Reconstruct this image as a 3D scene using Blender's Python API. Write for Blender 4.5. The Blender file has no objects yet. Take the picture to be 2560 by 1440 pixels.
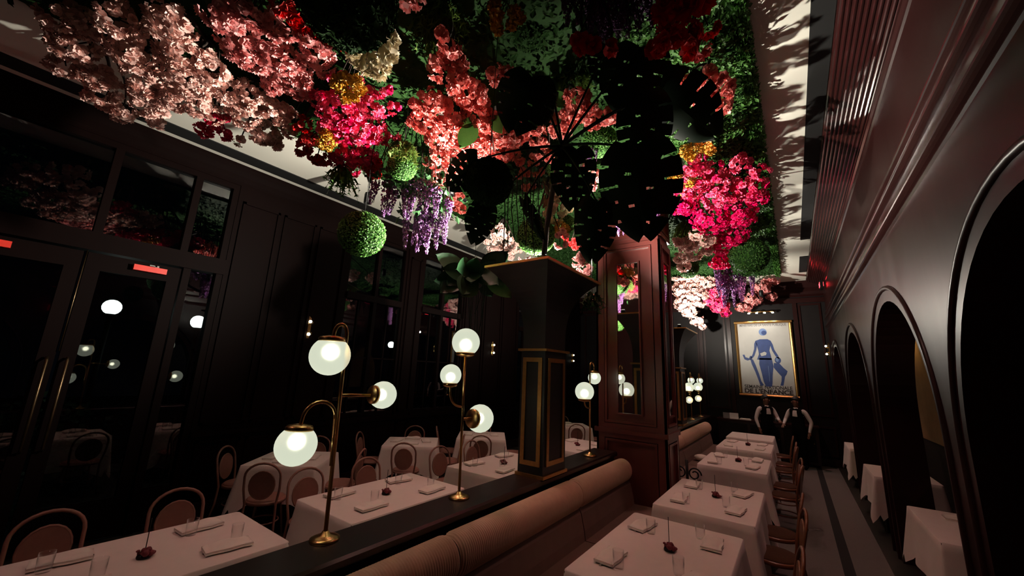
import bpy, bmesh, math, random
from math import sin, cos, pi, sqrt, radians
from mathutils import Vector, Matrix, Quaternion
random.seed(7)
RND = random.Random(11)
scene = bpy.context.scene
COL = scene.collection

# ---------------------------------------------------------------- camera
F = 965.0
CAM = Vector((0.0, 0.0, 2.1))
def _cam_axes():
    Yc = Vector((1985 - 1280, 958 - 720, F)).normalized()
    up = Vector((1465 - 1280, -3876 - 720, F)).normalized()
    up = (up - Yc * up.dot(Yc)).normalized()
    Xc = Yc.cross(up)
    if Xc.x < 0: Xc = -Xc
    return Xc, Yc, up
XA, YA, ZA = _cam_axes()
def c2w(v): return Vector((XA.dot(v), YA.dot(v), ZA.dot(v)))
right, upv, back = c2w(Vector((1, 0, 0))), c2w(Vector((0, -1, 0))), c2w(Vector((0, 0, -1)))
cam_data = bpy.data.cameras.new('camera')
cam_data.sensor_width = 36.0
cam_data.lens = F / 2560 * 36.0
cam_data.clip_start = 0.05
cam = bpy.data.objects.new('camera', cam_data)
cam.matrix_world = Matrix(((right.x, upv.x, back.x, CAM.x), (right.y, upv.y, back.y, CAM.y), (right.z, upv.z, back.z, CAM.z), (0, 0, 0, 1)))
COL.objects.link(cam)
scene.camera = cam
def ray(px, py): return c2w(Vector((px - 1280, py - 720, F)))
def onZ(px, py, z):
    d = ray(px, py); return CAM + d * ((z - CAM.z) / d.z)
def onX(px, py, x):
    d = ray(px, py); return CAM + d * ((x - CAM.x) / d.x)
def onY(px, py, y):
    d = ray(px, py); return CAM + d * ((y - CAM.y) / d.y)
def onD(px, py, dep): return CAM + ray(px, py) * (dep / F)
def depth_of(p):
    q = p - CAM
    return q.x * XA.z + q.y * YA.z + q.z * ZA.z

# ---------------------------------------------------------------- world, exposure
world = bpy.data.worlds.new('night'); scene.world = world
world.use_nodes = True
bg = world.node_tree.nodes['Background']
bg.inputs[0].default_value = (0.25, 0.35, 0.6, 1)
bg.inputs[1].default_value = 0.0025
vs = scene.view_settings
vs.view_transform = 'Standard'; vs.look = 'None'; vs.gamma = 1.0; vs.use_curve_mapping = False
vs.exposure = 0.0
# light levels (watts), tuned here
UPLIGHT_1 = 640.0
UPLIGHT_2 = 480.0
FILL_W = 62.0  # fill lamps added in the garden
GLOBE_EMIT = 0.36
PICTURE_W = 4.5

# ---------------------------------------------------------------- materials
MATS = {}
def nodes_of(name):
    m = bpy.data.materials.new(name); m.use_nodes = True
    nt = m.node_tree
    return m, nt, nt.nodes['Principled BSDF'], nt.nodes['Material Output']
def mat(name, col, rough=0.5, metal=0.0, var=0.12, scale=9.0, coat=0.0, bump=0.0, spec=0.5, stretch=None, sheen=0.0, rough_var=0.0, objrand=0.0, trans=0.0):
    m, nt, b, out = nodes_of(name)
    N, L = nt.nodes, nt.links
    tc = N.new('ShaderNodeTexCoord'); no = N.new('ShaderNodeTexNoise')
    no.inputs['Scale'].default_value = scale; no.inputs['Detail'].default_value = 3.0
    src = tc.outputs['Object']
    if stretch:
        mp = N.new('ShaderNodeMapping'); mp.inputs['Scale'].default_value = stretch
        L.new(src, mp.inputs['Vector']); src = mp.outputs['Vector']
    L.new(src, no.inputs['Vector'])
    mx = N.new('ShaderNodeMix'); mx.data_type = 'RGBA'
    mx.inputs[6].default_value = (*[c * (1 - var) for c in col], 1)
    mx.inputs[7].default_value = (*[min(1, c * (1 + var)) for c in col], 1)
    L.new(no.outputs['Fac'], mx.inputs[0])
    colout = mx.outputs[2]
    if objrand:
        oi = N.new('ShaderNodeObjectInfo'); hs = N.new('ShaderNodeHueSaturation')
        mr = N.new('ShaderNodeMapRange'); mr.inputs[3].default_value = 1 - objrand; mr.inputs[4].default_value = 1 + objrand
        mr2 = N.new('ShaderNodeMapRange'); mr2.inputs[3].default_value = 1 + objrand * .8; mr2.inputs[4].default_value = 1 - objrand * .8
        L.new(oi.outputs['Random'], mr.inputs[0]); L.new(oi.outputs['Random'], mr2.inputs[0])
        L.new(mr.outputs[0], hs.inputs['Saturation']); L.new(mr2.outputs[0], hs.inputs['Value'])
        L.new(colout, hs.inputs['Color']); colout = hs.outputs['Color']
    L.new(colout, b.inputs['Base Color'])
    b.inputs['Roughness'].default_value = rough
    b.inputs['Metallic'].default_value = metal
    b.inputs['Specular IOR Level'].default_value = spec
    b.inputs['Coat Weight'].default_value = coat
    b.inputs['Coat Roughness'].default_value = 0.22
    b.inputs['Sheen Weight'].default_value = sheen
    if rough_var:
        mr = N.new('ShaderNodeMapRange'); mr.inputs[3].default_value = rough - rough_var; mr.inputs[4].default_value = rough + rough_var
        L.new(no.outputs['Fac'], mr.inputs[0]); L.new(mr.outputs[0], b.inputs['Roughness'])
    if bump:
        bp = N.new('ShaderNodeBump'); bp.inputs['Strength'].default_value = bump; bp.inputs['Distance'].default_value = 0.01
        L.new(no.outputs['Fac'], bp.inputs['Height']); L.new(bp.outputs['Normal'], b.inputs['Normal'])
    if trans:
        tr = N.new('ShaderNodeBsdfTranslucent'); L.new(colout, tr.inputs['Color'])
        ms = N.new('ShaderNodeMixShader'); ms.inputs[0].default_value = trans
        L.new(b.outputs[0], ms.inputs[1]); L.new(tr.outputs[0], ms.inputs[2]); L.new(ms.outputs[0], out.inputs['Surface'])
    MATS[name] = m
    return m
def emit_mat(name, col, strength):
    m, nt, b, out = nodes_of(name)
    N, L = nt.nodes, nt.links
    no = N.new('ShaderNodeTexNoise'); no.inputs['Scale'].default_value = 6.0
    mr = N.new('ShaderNodeMapRange'); mr.inputs[3].default_value = strength * .96; mr.inputs[4].default_value = strength * 1.04
    L.new(no.outputs['Fac'], mr.inputs[0])
    b.inputs['Base Color'].default_value = (*[c * .5 for c in col], 1)
    b.inputs['Emission Color'].default_value = (*col, 1)
    L.new(mr.outputs[0], b.inputs['Emission Strength'])
    b.inputs['Roughness'].default_value = .4
    MATS[name] = m
    return m
def glass_mat(name, tint=(1, 1, 1), ior=1.5, rough=0.0):
    m, nt, b, out = nodes_of(name)
    N, L = nt.nodes, nt.links
    nt.nodes.remove(b)
    f0 = ((ior - 1) / (ior + 1)) ** 2
    lw = N.new('ShaderNodeLayerWeight'); lw.inputs['Blend'].default_value = .5
    pw = N.new('ShaderNodeMath'); pw.operation = 'POWER'; pw.inputs[1].default_value = 5.0
    fr = N.new('ShaderNodeMath'); fr.operation = 'MULTIPLY_ADD'; fr.inputs[1].default_value = 1 - f0; fr.inputs[2].default_value = f0
    L.new(lw.outputs['Facing'], pw.inputs[0]); L.new(pw.outputs[0], fr.inputs[0])
    t = N.new('ShaderNodeBsdfTransparent'); t.inputs[0].default_value = (*tint, 1)
    g = N.new('ShaderNodeBsdfGlossy'); g.inputs['Roughness'].default_value = rough
    ms = N.new('ShaderNodeMixShader')
    L.new(fr.outputs[0], ms.inputs[0]); L.new(t.outputs[0], ms.inputs[1]); L.new(g.outputs[0], ms.inputs[2]); L.new(ms.outputs[0], out.inputs['Surface'])
    MATS[name] = m
    return m

mat('lacquer', (0.022, 0.006, 0.0055), .36, var=.18, scale=3, coat=.04, spec=.16, rough_var=.07, stretch=(1, 1, .25))
mat('lacquer_column', (0.15, 0.034, 0.029), .34, var=.15, scale=3, coat=.3, stretch=(4, 4, .4))
mat('lacquer_gloss', (0.030, 0.008, 0.0075), .17, var=.18, scale=3, coat=.5, stretch=(1, .2, 1))
mat('dark_wood', (0.018, 0.006, 0.005), .38, var=.3, scale=8, coat=.2, stretch=(3, .4, 3))
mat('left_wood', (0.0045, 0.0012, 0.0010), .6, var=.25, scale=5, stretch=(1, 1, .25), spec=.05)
mat('dark_panel', (0.010, 0.007, 0.007), .55, var=.3, scale=6, spec=.2)
mat('ceiling_paint', (0.78, 0.76, 0.67), .8, var=.04, scale=2)
mat('slot_black', (0.004, 0.004, 0.004), .8)
mat('floor_tile', (0.030, 0.030, 0.026), .35, var=.3, scale=14)
mat('carpet', (0.135, 0.118, 0.112), .95, var=.35, scale=130, bump=.3, sheen=.2)
mat('carpet_band', (0.012, 0.012, 0.013), .95, var=.3, scale=90)
mat('niche_wall', (0.02, 0.015, 0.014), .7)
mat('tan_panel', (0.42, 0.27, 0.13), .7, var=.2, scale=5)
mat('mirror', (0.75, 0.72, 0.70), .03, metal=1.0, var=.12, scale=7)
mat('brass', (0.62, 0.40, 0.16), .28, metal=1.0, var=.15, scale=20)
mat('bronze', (0.20, 0.13, 0.07), .35, metal=1.0, var=.2, scale=20)
mat('gilt', (0.55, 0.30, 0.10), .35, metal=.9, var=.25, scale=30)
mat('planter_black', (0.008, 0.008, 0.008), .45, coat=.1)
mat('chair_wood', (0.30, 0.15, 0.115), .45, var=.2, scale=12)
mat('chair_amber', (0.21, 0.075, 0.032), .35, var=.25, scale=12, coat=.3)
mat('cane', (0.07, 0.032, 0.018), .85, var=.3, scale=60, spec=.15)
mat('chair_pad', (0.27, 0.125, 0.095), .8, var=.15, scale=25)
mat('cloth', (0.78, 0.70, 0.66), .9, var=.04, scale=14, sheen=.15)
mat('napkin', (0.82, 0.76, 0.70), .9, var=.05, scale=30)
mat('steel', (0.55, 0.53, 0.50), .22, metal=1.0)
mat('leather', (0.55, 0.36, 0.25), .62, var=.12, scale=20, sheen=.2)
mat('leather_dark', (0.16, 0.10, 0.08), .6, var=.15, scale=10)
mat('maroon_petal', (0.16, 0.02, 0.03), .6, var=.3, scale=40)
mat('iron', (0.01, 0.01, 0.01), .5, metal=.5)
mat('leaf_dark', (0.022, 0.065, 0.022), .4, var=.35, scale=12, spec=.35)
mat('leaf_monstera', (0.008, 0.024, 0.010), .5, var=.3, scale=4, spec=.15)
mat('leaf_dim', (0.010, 0.032, 0.012), .5, var=.3, scale=4, spec=.15)
mat('dry_leaf', (0.20, 0.14, 0.10), .8, var=.3, scale=20)
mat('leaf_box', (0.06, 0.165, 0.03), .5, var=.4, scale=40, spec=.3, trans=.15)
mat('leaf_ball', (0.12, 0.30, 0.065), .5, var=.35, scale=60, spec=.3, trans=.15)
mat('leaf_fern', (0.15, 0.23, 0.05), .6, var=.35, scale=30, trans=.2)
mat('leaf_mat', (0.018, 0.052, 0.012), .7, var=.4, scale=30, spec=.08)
mat('soil', (0.012, 0.010, 0.008), .9)
mat('branch', (0.030, 0.017, 0.012), .8, var=.3, scale=30)
mat('petal_pale', (0.84, 0.54, 0.48), .5, var=.1, scale=6, objrand=.12, trans=.14)
mat('petal_blush', (0.84, 0.36, 0.35), .5, var=.1, scale=6, objrand=.12, trans=.14)
mat('petal_coral', (0.86, 0.25, 0.22), .5, var=.12, scale=6, objrand=.12, trans=.14)
mat('petal_hot', (0.86, 0.07, 0.19), .5, var=.12, scale=6, objrand=.10, trans=.14)
mat('petal_rosy', (0.72, 0.04, 0.11), .65, var=.12, scale=6, objrand=.10, trans=.2)
mat('petal_red', (0.65, 0.012, 0.012), .6, var=.15, scale=6, objrand=.1, trans=.15)
mat('petal_white', (0.80, 0.52, 0.47), .5, var=.08, scale=6, objrand=.08, trans=.14)
mat('petal_cream', (0.78, 0.66, 0.46), .5, var=.08, scale=6, objrand=.08, trans=.14)
mat('petal_lilac', (0.25, 0.10, 0.29), .65, var=.25, scale=25, trans=.15)
mat('petal_plum', (0.11, 0.03, 0.12), .7, var=.25, scale=25)  # darker wisteria petal, shade from the monstera put into the colour
mat('petal_gold', (0.62, 0.33, 0.03), .6, var=.3, scale=40)
mat('shirt', (0.62, 0.60, 0.58), .85, var=.06, scale=15)
mat('vest', (0.003, 0.003, 0.0035), .9, spec=.1)
mat('skin', (0.16, 0.075, 0.045), .55, var=.1, scale=12)
mat('hair', (0.006, 0.005, 0.005), .6)
mat('poster_paper', (0.52, 0.50, 0.47), .6, var=.12, scale=3.5)
mat('ink_blue', (0.03, 0.06, 0.21), .6, var=.35, scale=7)
mat('ink_blue_light', (0.16, 0.24, 0.46), .6, var=.2, scale=7)
mat('ink_black', (0.035, 0.028, 0.025), .6)
mat('ink_grey', (0.22, 0.20, 0.20), .6)
mat('paper_white', (0.7, 0.7, 0.68), .8)
mat('closer_metal', (0.85, 0.035, 0.018), .45)  # red glow of the exit sign put into the closers' base colour
mat('outdoor_ground', (0.01, 0.012, 0.012), .9)
mat('hedge', (0.02, 0.05, 0.022), .8, var=.5, scale=20)
mat('curtain', (0.01, 0.008, 0.008), .9)
glass_mat('pane', (0.5, 0.53, 0.53), 2.0)
glass_mat('tumbler', (0.985, 0.985, 0.985), 1.32)
def globe_mat():
    m, nt, b, out = nodes_of('globe')
    N, L = nt.nodes, nt.links; N.remove(b)
    e = N.new('ShaderNodeEmission'); e.inputs[0].default_value = (.95, 1.0, .83, 1); e.inputs[1].default_value = GLOBE_EMIT
    r = N.new('ShaderNodeBsdfRefraction'); r.inputs['Color'].default_value = (.9, .92, .8, 1); r.inputs['Roughness'].default_value = .62; r.inputs['IOR'].default_value = 1.25
    no = N.new('ShaderNodeTexNoise'); no.inputs['Scale'].default_value = 9.0
    mr = N.new('ShaderNodeMapRange'); mr.inputs[3].default_value = .58; mr.inputs[4].default_value = .66
    L.new(no.outputs['Fac'], mr.inputs[0]); L.new(mr.outputs[0], r.inputs['Roughness'])
    a = N.new('ShaderNodeAddShader'); L.new(e.outputs[0], a.inputs[0]); L.new(r.outputs[0], a.inputs[1]); L.new(a.outputs[0], out.inputs['Surface'])
    MATS['globe'] = m
globe_mat()
emit_mat('filament', (1.0, .98, .8), 10.0)
emit_mat('bulb', (1.0, 0.97, 0.78), 6.0)
emit_mat('street_glow', (0.9, 1.0, 0.92), 9.0)
emit_mat('exit_red', (1.0, 0.03, 0.04), 12.0)
emit_mat('sign_blue', (0.12, 0.10, 1.0), 1.2)
emit_mat('sign_cyan', (0.35, 0.65, 0.85), .7)
emit_mat('led', (1.0, 0.97, 0.85), 14.0)
emit_mat('uplens', (1.0, 0.96, 0.85), 4.0)

# ---------------------------------------------------------------- mesh helpers
class MB:
    def __init__(s): s.v = []; s.f = []; s.sm = []
    def add(s, vs, fs, smooth=False):
        o = len(s.v); s.v += [tuple(p) for p in vs]; s.f += [tuple(i + o for i in q) for q in fs]; s.sm += [smooth] * len(fs); return s
    def box(s, x0, x1, y0, y1, z0, z1):
        v = [(x0, y0, z0), (x1, y0, z0), (x1, y1, z0), (x0, y1, z0), (x0, y0, z1), (x1, y0, z1), (x1, y1, z1), (x0, y1, z1)]
        return s.add(v, [(0, 3, 2, 1), (4, 5, 6, 7), (0, 1, 5, 4), (1, 2, 6, 5), (2, 3, 7, 6), (3, 0, 4, 7)])
    def tube(s, pts, r, n=8, cap=True):
        pts = [Vector(p) for p in pts]
        rs = r if isinstance(r, (list, tuple)) else [r] * len(pts)
        o = []
        prev = None
        for i, p in enumerate(pts):
            t = (pts[min(i + 1, len(pts) - 1)] - pts[max(i - 1, 0)])
            if t.length < 1e-9: t = Vector((0, 0, 1))
            t.normalize()
            if prev is None:
                a = Vector((0, 0, 1)) if abs(t.z) < .9 else Vector((1, 0, 0))
                u = t.cross(a).normalized()
            else:
                u = (prev - t * prev.dot(t))
                u = u.normalized() if u.length > 1e-6 else t.orthogonal().normalized()
            prev = u
            w = t.cross(u)
            for k in range(n):
                a = 2 * pi * k / n
                o.append(p + (u * cos(a) + w * sin(a)) * rs[i])
        fs = []
        for i in range(len(pts) - 1):
            for k in range(n):
                fs.append((i * n + k, i * n + (k + 1) % n, (i + 1) * n + (k + 1) % n, (i + 1) * n + k))
        if cap:
            fs.append(tuple(range(n - 1, -1, -1))); fs.append(tuple((len(pts) - 1) * n + k for k in range(n)))
        return s.add(o, fs, True)
    def lathe(s, prof, n=20, c=(0, 0, 0), axis='Z'):
        o = []
        for (r, z) in prof:
            for k in range(n):
                a = 2 * pi * k / n
                if axis == 'Z': o.append((c[0] + r * cos(a), c[1] + r * sin(a), c[2] + z))
                elif axis == 'Y': o.append((c[0] + r * cos(a), c[1] + z, c[2] + r * sin(a)))
                else: o.append((c[0] + z, c[1] + r * cos(a), c[2] + r * sin(a)))
        fs = []
        for i in range(len(prof) - 1):
            for k in range(n):
                fs.append((i * n + k, i * n + (k + 1) % n, (i + 1) * n + (k + 1) % n, (i + 1) * n + k))
        return s.add(o, fs, True)
    def prism(s, poly, y0, y1, plane='XZ'):
        """polygon (a,b) extruded; plane XZ -> along Y, YZ -> along X"""
        n = len(poly)
        if plane == 'XZ': v = [(a, y0, b) for a, b in poly] + [(a, y1, b) for a, b in poly]
        elif plane == 'YZ': v = [(y0, a, b) for a, b in poly] + [(y1, a, b) for a, b in poly]
        else: v = [(a, b, y0) for a, b in poly] + [(a, b, y1) for a, b in poly]
        fs = [tuple(range(n)), tuple(range(2 * n - 1, n - 1, -1))]
        for i in range(n): fs.append((i, i + n, (i + 1) % n + n, (i + 1) % n))
        return s.add(v, fs)
    def sphere(s, c, r, nu=16, nv=10, sc=(1, 1, 1)):
        v = []
        for j in range(nv + 1):
            t = pi * j / nv
            for i in range(nu):
                a = 2 * pi * i / nu
                v.append((c[0] + r * sc[0] * sin(t) * cos(a), c[1] + r * sc[1] * sin(t) * sin(a), c[2] + r * sc[2] * cos(t)))
        fs = [(j * nu + i, (j + 1) * nu + i, (j + 1) * nu + (i + 1) % nu, j * nu + (i + 1) % nu) for j in range(nv) for i in range(nu)]
        return s.add(v, fs, True)
    def mesh(s, name, m):
        me = bpy.data.meshes.new(name)
        me.from_pydata(s.v, [], s.f); me.validate(clean_customdata=False)
        if len(me.polygons) == len(s.sm): me.polygons.foreach_set('use_smooth', s.sm)
        bm = bmesh.new(); bm.from_mesh(me)
        bmesh.ops.remove_doubles(bm, verts=bm.verts, dist=1e-6)
        bmesh.ops.recalc_face_normals(bm, faces=bm.faces)
        bm.to_mesh(me); bm.free()
        me.materials.append(MATS[m]); me.update()
        return me
    def build(s, name, m, parent=None, raw=False):
        me = s.mesh(name, m)
        return link(name, me, parent)
def rawmesh(name, v, f, m, smooth=True):
    me = bpy.data.meshes.new(name); me.from_pydata(v, [], f)
    if smooth: me.polygons.foreach_set('use_smooth', [True] * len(me.polygons))
    me.materials.append(MATS[m]); me.update(); return me
def link(name, me, parent=None):
    o = bpy.data.objects.new(name, me); COL.objects.link(o)
    if parent is not None: o.parent = parent
    return o
def tag(o, label, cat, group=None):
    o['label'] = label; o['category'] = cat
    if group: o['group'] = group
    return o
def thing(name, label, cat, loc=(0, 0, 0), rotz=0.0, group=None):
    o = bpy.data.objects.new(name, None); COL.objects.link(o)
    o.empty_display_size = .1
    o.location = loc; o.rotation_euler = (0, 0, rotz)
    return tag(o, label, cat, group)
def struct(o):
    o['kind'] = 'structure'; return o
def stuff(o):
    o['kind'] = 'stuff'; return o
def copy_tree(o, parent=None):
    c = o.copy(); COL.objects.link(c)
    c.parent = parent
    for ch in list(o.children): copy_tree(ch, c)
    return c
def spot(name, loc, aim, watts, size, blend=.6, col=(1, .93, .80), radius=.03, parent=None):
    l = bpy.data.lights.new(name, 'SPOT'); l.energy = watts; l.color = col
    l.spot_size = size; l.spot_blend = blend; l.shadow_soft_size = radius
    o = bpy.data.objects.new(name, l); COL.objects.link(o)
    o.location = loc
    o.rotation_euler = (Vector(aim) - Vector(loc)).to_track_quat('-Z', 'Y').to_euler()
    if parent is not None:
        o.parent = parent; o.location = Vector(loc) - parent.location
    return o

# ================================================================= SETTING
Y0, Y1 = -3.2, 13.8           # room ends
XL, XR, ZC = -6.6, 0.9, 5.0
struct(MB().box(XL - .3, 2.2, Y0, Y1 + .2, -.1, 0).build('floor', 'floor_tile'))
ceil = struct(MB().box(XL - .3, XR + 1.3, Y0, Y1 + .2, ZC, ZC + .1).build('ceiling', 'ceiling_paint'))
b = MB().box(-6.44, -6.17, Y0, 8.6, ZC - .012, ZC + .002); b.build('air_slot', 'slot_black', ceil)
for a, c in ((Y0, 9.55), (10.9, 12.5)):
    MB().box(.365, .525, a, c, ZC - .014, ZC + .002).build('air_slot', 'slot_black', ceil)
# carpet runner with dark inlaid band (part of the floor)
fl = bpy.data.objects['floor']
MB().box(-.42, .275, 2.2, 13.6, 0, .012).build('carpet', 'carpet', fl)
MB().box(.275, .385, 2.2, 13.6, 0, .011).build('carpet_band', 'carpet_band', fl)
MB().box(.385, .74, 2.2, 13.6, 0, .012).build('carpet', 'carpet', fl)
MB().box(-.42, .275, -2.8, 2.2, 0, .012).build('carpet', 'carpet', fl)
MB().box(.275, .385, -2.8, 2.2, 0, .011).build('carpet_band', 'carpet_band', fl)

# ---- right wall with arches
ARCH = [-.65, 2.6, 5.85, 9.1, 12.35]
AR, AZ, BAY = 1.33, 1.69, 1.625
wr = MB()
for c in ARCH:
    y0, y1 = c - BAY, c + BAY
    arc = [(c + AR * cos(pi - pi * k / 28), AZ + AR * sin(pi - pi * k / 28)) for k in range(29)]
    for sgn, x in ((1, XR), (-1, XR + .36)):
        # piers and spandrels as quads between arch and top
        cols = [(y0, 0)] + [(c - AR, 0)] + arc + [(c + AR, 0), (y1, 0)]
        def strip(pa, pb):
            (ya, za), (yb, zb) = pa, pb
            if abs(yb - ya) < 1e-6: return
            wr.add([(x, ya, za), (x, yb, zb), (x, yb, ZC), (x, ya, ZC)], [(0, 1, 2, 3)])
        strip((y0, 0), (c - AR, 0)); strip((c + AR, 0), (y1, 0))
        for k in range(28): strip(arc[k], arc[k + 1])
    rev = [(c - AR, 0)] + arc + [(c + AR, 0)]
    for k in range(len(rev) - 1):
        (ya, za), (yb, zb) = rev[k], rev[k + 1]
        wr.add([(XR, ya, za), (XR + .36, ya, za), (XR + .36, yb, zb), (XR, yb, zb)], [(0, 1, 2, 3)])
wall_right = struct(wr.build('wall_right', 'lacquer'))
for c in ARCH:
    m = MB()
    # archivolt: raised moulding following the arch
    prof = [(.115, -.002), (.118, .012), (.13, .024), (.15, .026), (.165, .014), (.168, -.002)]
    n = 32
    path = [(c - AR, z) for z in (0.0, .8)] + [(c + AR * cos(pi - pi * k / n), AZ + AR * sin(pi - pi * k / n)) for k in range(n + 1)] + [(c + AR, z) for z in (.8, 0.0)]
    vs_, fs_ = [], []
    for (py_, pz_) in path:
        d = Vector((py_ - c, max(0, pz_ - AZ))) if pz_ > AZ else Vector((py_ - c, 0))
        d.normalize()
        for (r, h) in prof: vs_.append((XR - h, py_ + d.x * r, pz_ + d.y * r))
    k_ = len(prof)
    for i in range(len(path) - 1):
        for j in range(k_ - 1): fs_.append((i * k_ + j, (i + 1) * k_ + j, (i + 1) * k_ + j + 1, i * k_ + j + 1))
    me = rawmesh('archivolt', vs_, fs_, 'lacquer', True)
    link('archivolt', me, wall_right)
def extrude_profile(name, prof, ya, yb, m, parent, smooth=False):
    v = [(x, ya, z) for x, z in prof] + [(x, yb, z) for x, z in prof]
    n = len(prof)
    me = rawmesh(name, v, [(i, i + 1, i + 1 + n, i + n) for i in range(n - 1)], m, smooth)
    return link(name, me, parent)
# crown with reeds
crown = [(.53, 5.0), (.53, 4.97)]
for k in range(9):
    x0 = .54 + k * .036
    z0 = 4.965 - k * .013
    for t in range(5):
        a = pi * t / 4
        crown.append((x0 + .034 * t / 4 , z0 - .013 * t / 4 - .016 * sin(a)))
crown += [(.87, 4.84), (.87, 4.80), (.885, 4.78), (.885, 4.74), (.90, 4.73)]
extrude_profile('crown_moulding', crown, Y0, Y1, 'lacquer_gloss', wall_right)
# frieze rail with three ridges
rail = [(.90, 4.06)]
for zc_, h, d in ((4.02, .05, .035), (3.87, .06, .05), (3.66, .07, .055)):
    for t in range(9):
        a = pi * t / 8
        rail.append((.90 - d * sin(a) - .006, zc_ + h / 2 - h * t / 8))
    rail.append((.888, zc_ - h / 2 - .012))
rail.append((.90, 3.60))
extrude_profile('frieze_rail', rail, Y0, Y1, 'lacquer_gloss', wall_right, False)
MB().box(.87, .905, Y0, -2.2, 0, .2).build('plinth', 'dark_wood', wall_right)
# arcade behind the arches
struct(MB().box(2.05, 2.2, Y0, Y1, 0, 3.5).build('wall_niche', 'niche_wall'))
tan = MB().box(2.0, 2.06, 9.6, 12.4, 1.15, 3.2).build('tan_panel', 'tan_panel', bpy.data.objects['wall_niche'])
struct(MB().box(1.24, 2.2, Y0, Y1, 3.3, 3.4).build('ceiling_niche', 'niche_wall'))

sp_ = thing('niche_downlight', 'small amber downlight over the tan panel in the arcade', 'spotlight', (1.78, 10.9, 3.2))
MB().lathe([(0, .10), (.045, .10), (.05, .08), (.05, 0), (.045, 0), (.044, .07), (0, .07)], 14).build('housing', 'iron', sp_)
spot('niche_beam', (1.78, 10.9, 3.2), (1.98, 10.9, 1.0), 7.0, radians(140), .9, (1, .62, .25), .03, parent=sp_)

# ---- far wall
wf = struct(MB().box(XL - .2, 2.2, Y1, Y1 + .2, 0, ZC).build('wall_far', 'dark_panel'))
for (xa, xb) in ((-6.4, -5.2), (-4.9, -3.6), (-3.3, -2.4), (-2.25, -1.62), (.28, .80)):
    for (za, zb) in ((1.25, 4.35), (.25, 1.0)):
        m = MB(); t = .05
        m.box(xa, xb, Y1 - .025, Y1 + .01, zb - t, zb).box(xa, xb, Y1 - .025, Y1 + .01, za, za + t)
        m.box(xa, xa + t, Y1 - .025, Y1 + .01, za + t, zb - t).box(xb - t, xb, Y1 - .025, Y1 + .01, za + t, zb - t)
        m.build('panel_moulding', 'lacquer', wf)
for xc in (-1.52, .20, -2.33, -3.45, -5.05):
    MB().box(xc - .05, xc + .05, Y1 - .05, Y1 + .01, 0, 4.5).build('pilaster', 'lacquer', wf)
MB().prism([(Y1 + .01, 4.55), (Y1 - .06, 4.62), (Y1 - .08, 4.7), (Y1 - .16, 4.8), (Y1 - .2, 4.95), (Y1 - .2, 5.0), (Y1 + .01, 5.0)], XL, XR, 'YZ').build('crown_moulding', 'lacquer', wf)
MB().box(XL, XR, Y1 - .06, Y1 + .01, 4.38, 4.52).build('frieze_band', 'lacquer', wf)
MB().box(XL, XR, Y1 - .03, Y1 + .01, 0, .18).build('plinth', 'dark_wood', wf)
struct(MB().box(XL - .2, 2.2, Y0 - .15, Y0, 0, ZC).build('wall_back', 'lacquer'))

# ---- left wall: solid stretches, windows and doors
wl = MB()
WINS = [(3.85, 5.25), (5.68, 7.08), (9.5, 10.9), (11.3, 12.6)]
WZ0, WZ1 = 1.15, 4.62
DY0, DY1, DZ = -1.45, 1.97, 4.68
solid = [(Y0, DY0), (DY1, 3.85), (5.25, 5.68), (7.08, 9.5), (10.9, 11.3), (12.6, Y1)]
for a, c in solid: wl.box(XL - .2, XL, a, c, 0, ZC)
for a, c in WINS:
    wl.box(XL - .2, XL, a, c, 0, WZ0); wl.box(XL - .2, XL, a, c, WZ1, ZC)
wl.box(XL - .2, XL, DY0, DY1, DZ, ZC)
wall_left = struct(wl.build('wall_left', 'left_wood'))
for a, c in solid[1:5]:
    w = c - a
    n = max(1, int(w / .62))
    for k in range(n):
        pa, pb = a + .07 + k * (w - .07) / n, a + (k + 1) * (w - .07) / n
        for za, zb in ((1.2, 4.45), (.25, 1.0)):
            m = MB(); t = .035
            m.box(XL - .01, XL + .025, pa, pb, zb - t, zb).box(XL - .01, XL + .025, pa, pb, za, za + t)
            m.box(XL - .01, XL + .025, pa, pa + t, za, zb).box(XL - .01, XL + .025, pb - t, pb, za, zb)
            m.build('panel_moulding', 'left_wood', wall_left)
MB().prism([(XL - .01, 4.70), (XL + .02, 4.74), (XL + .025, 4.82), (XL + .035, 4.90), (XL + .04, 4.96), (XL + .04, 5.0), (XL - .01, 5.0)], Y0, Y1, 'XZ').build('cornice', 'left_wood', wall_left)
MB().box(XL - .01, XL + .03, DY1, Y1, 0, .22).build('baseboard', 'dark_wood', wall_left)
MB().box(XL - .01, XL + .05, DY1, Y1, 1.06, 1.12).build('dado_rail', 'left_wood', wall_left)
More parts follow.
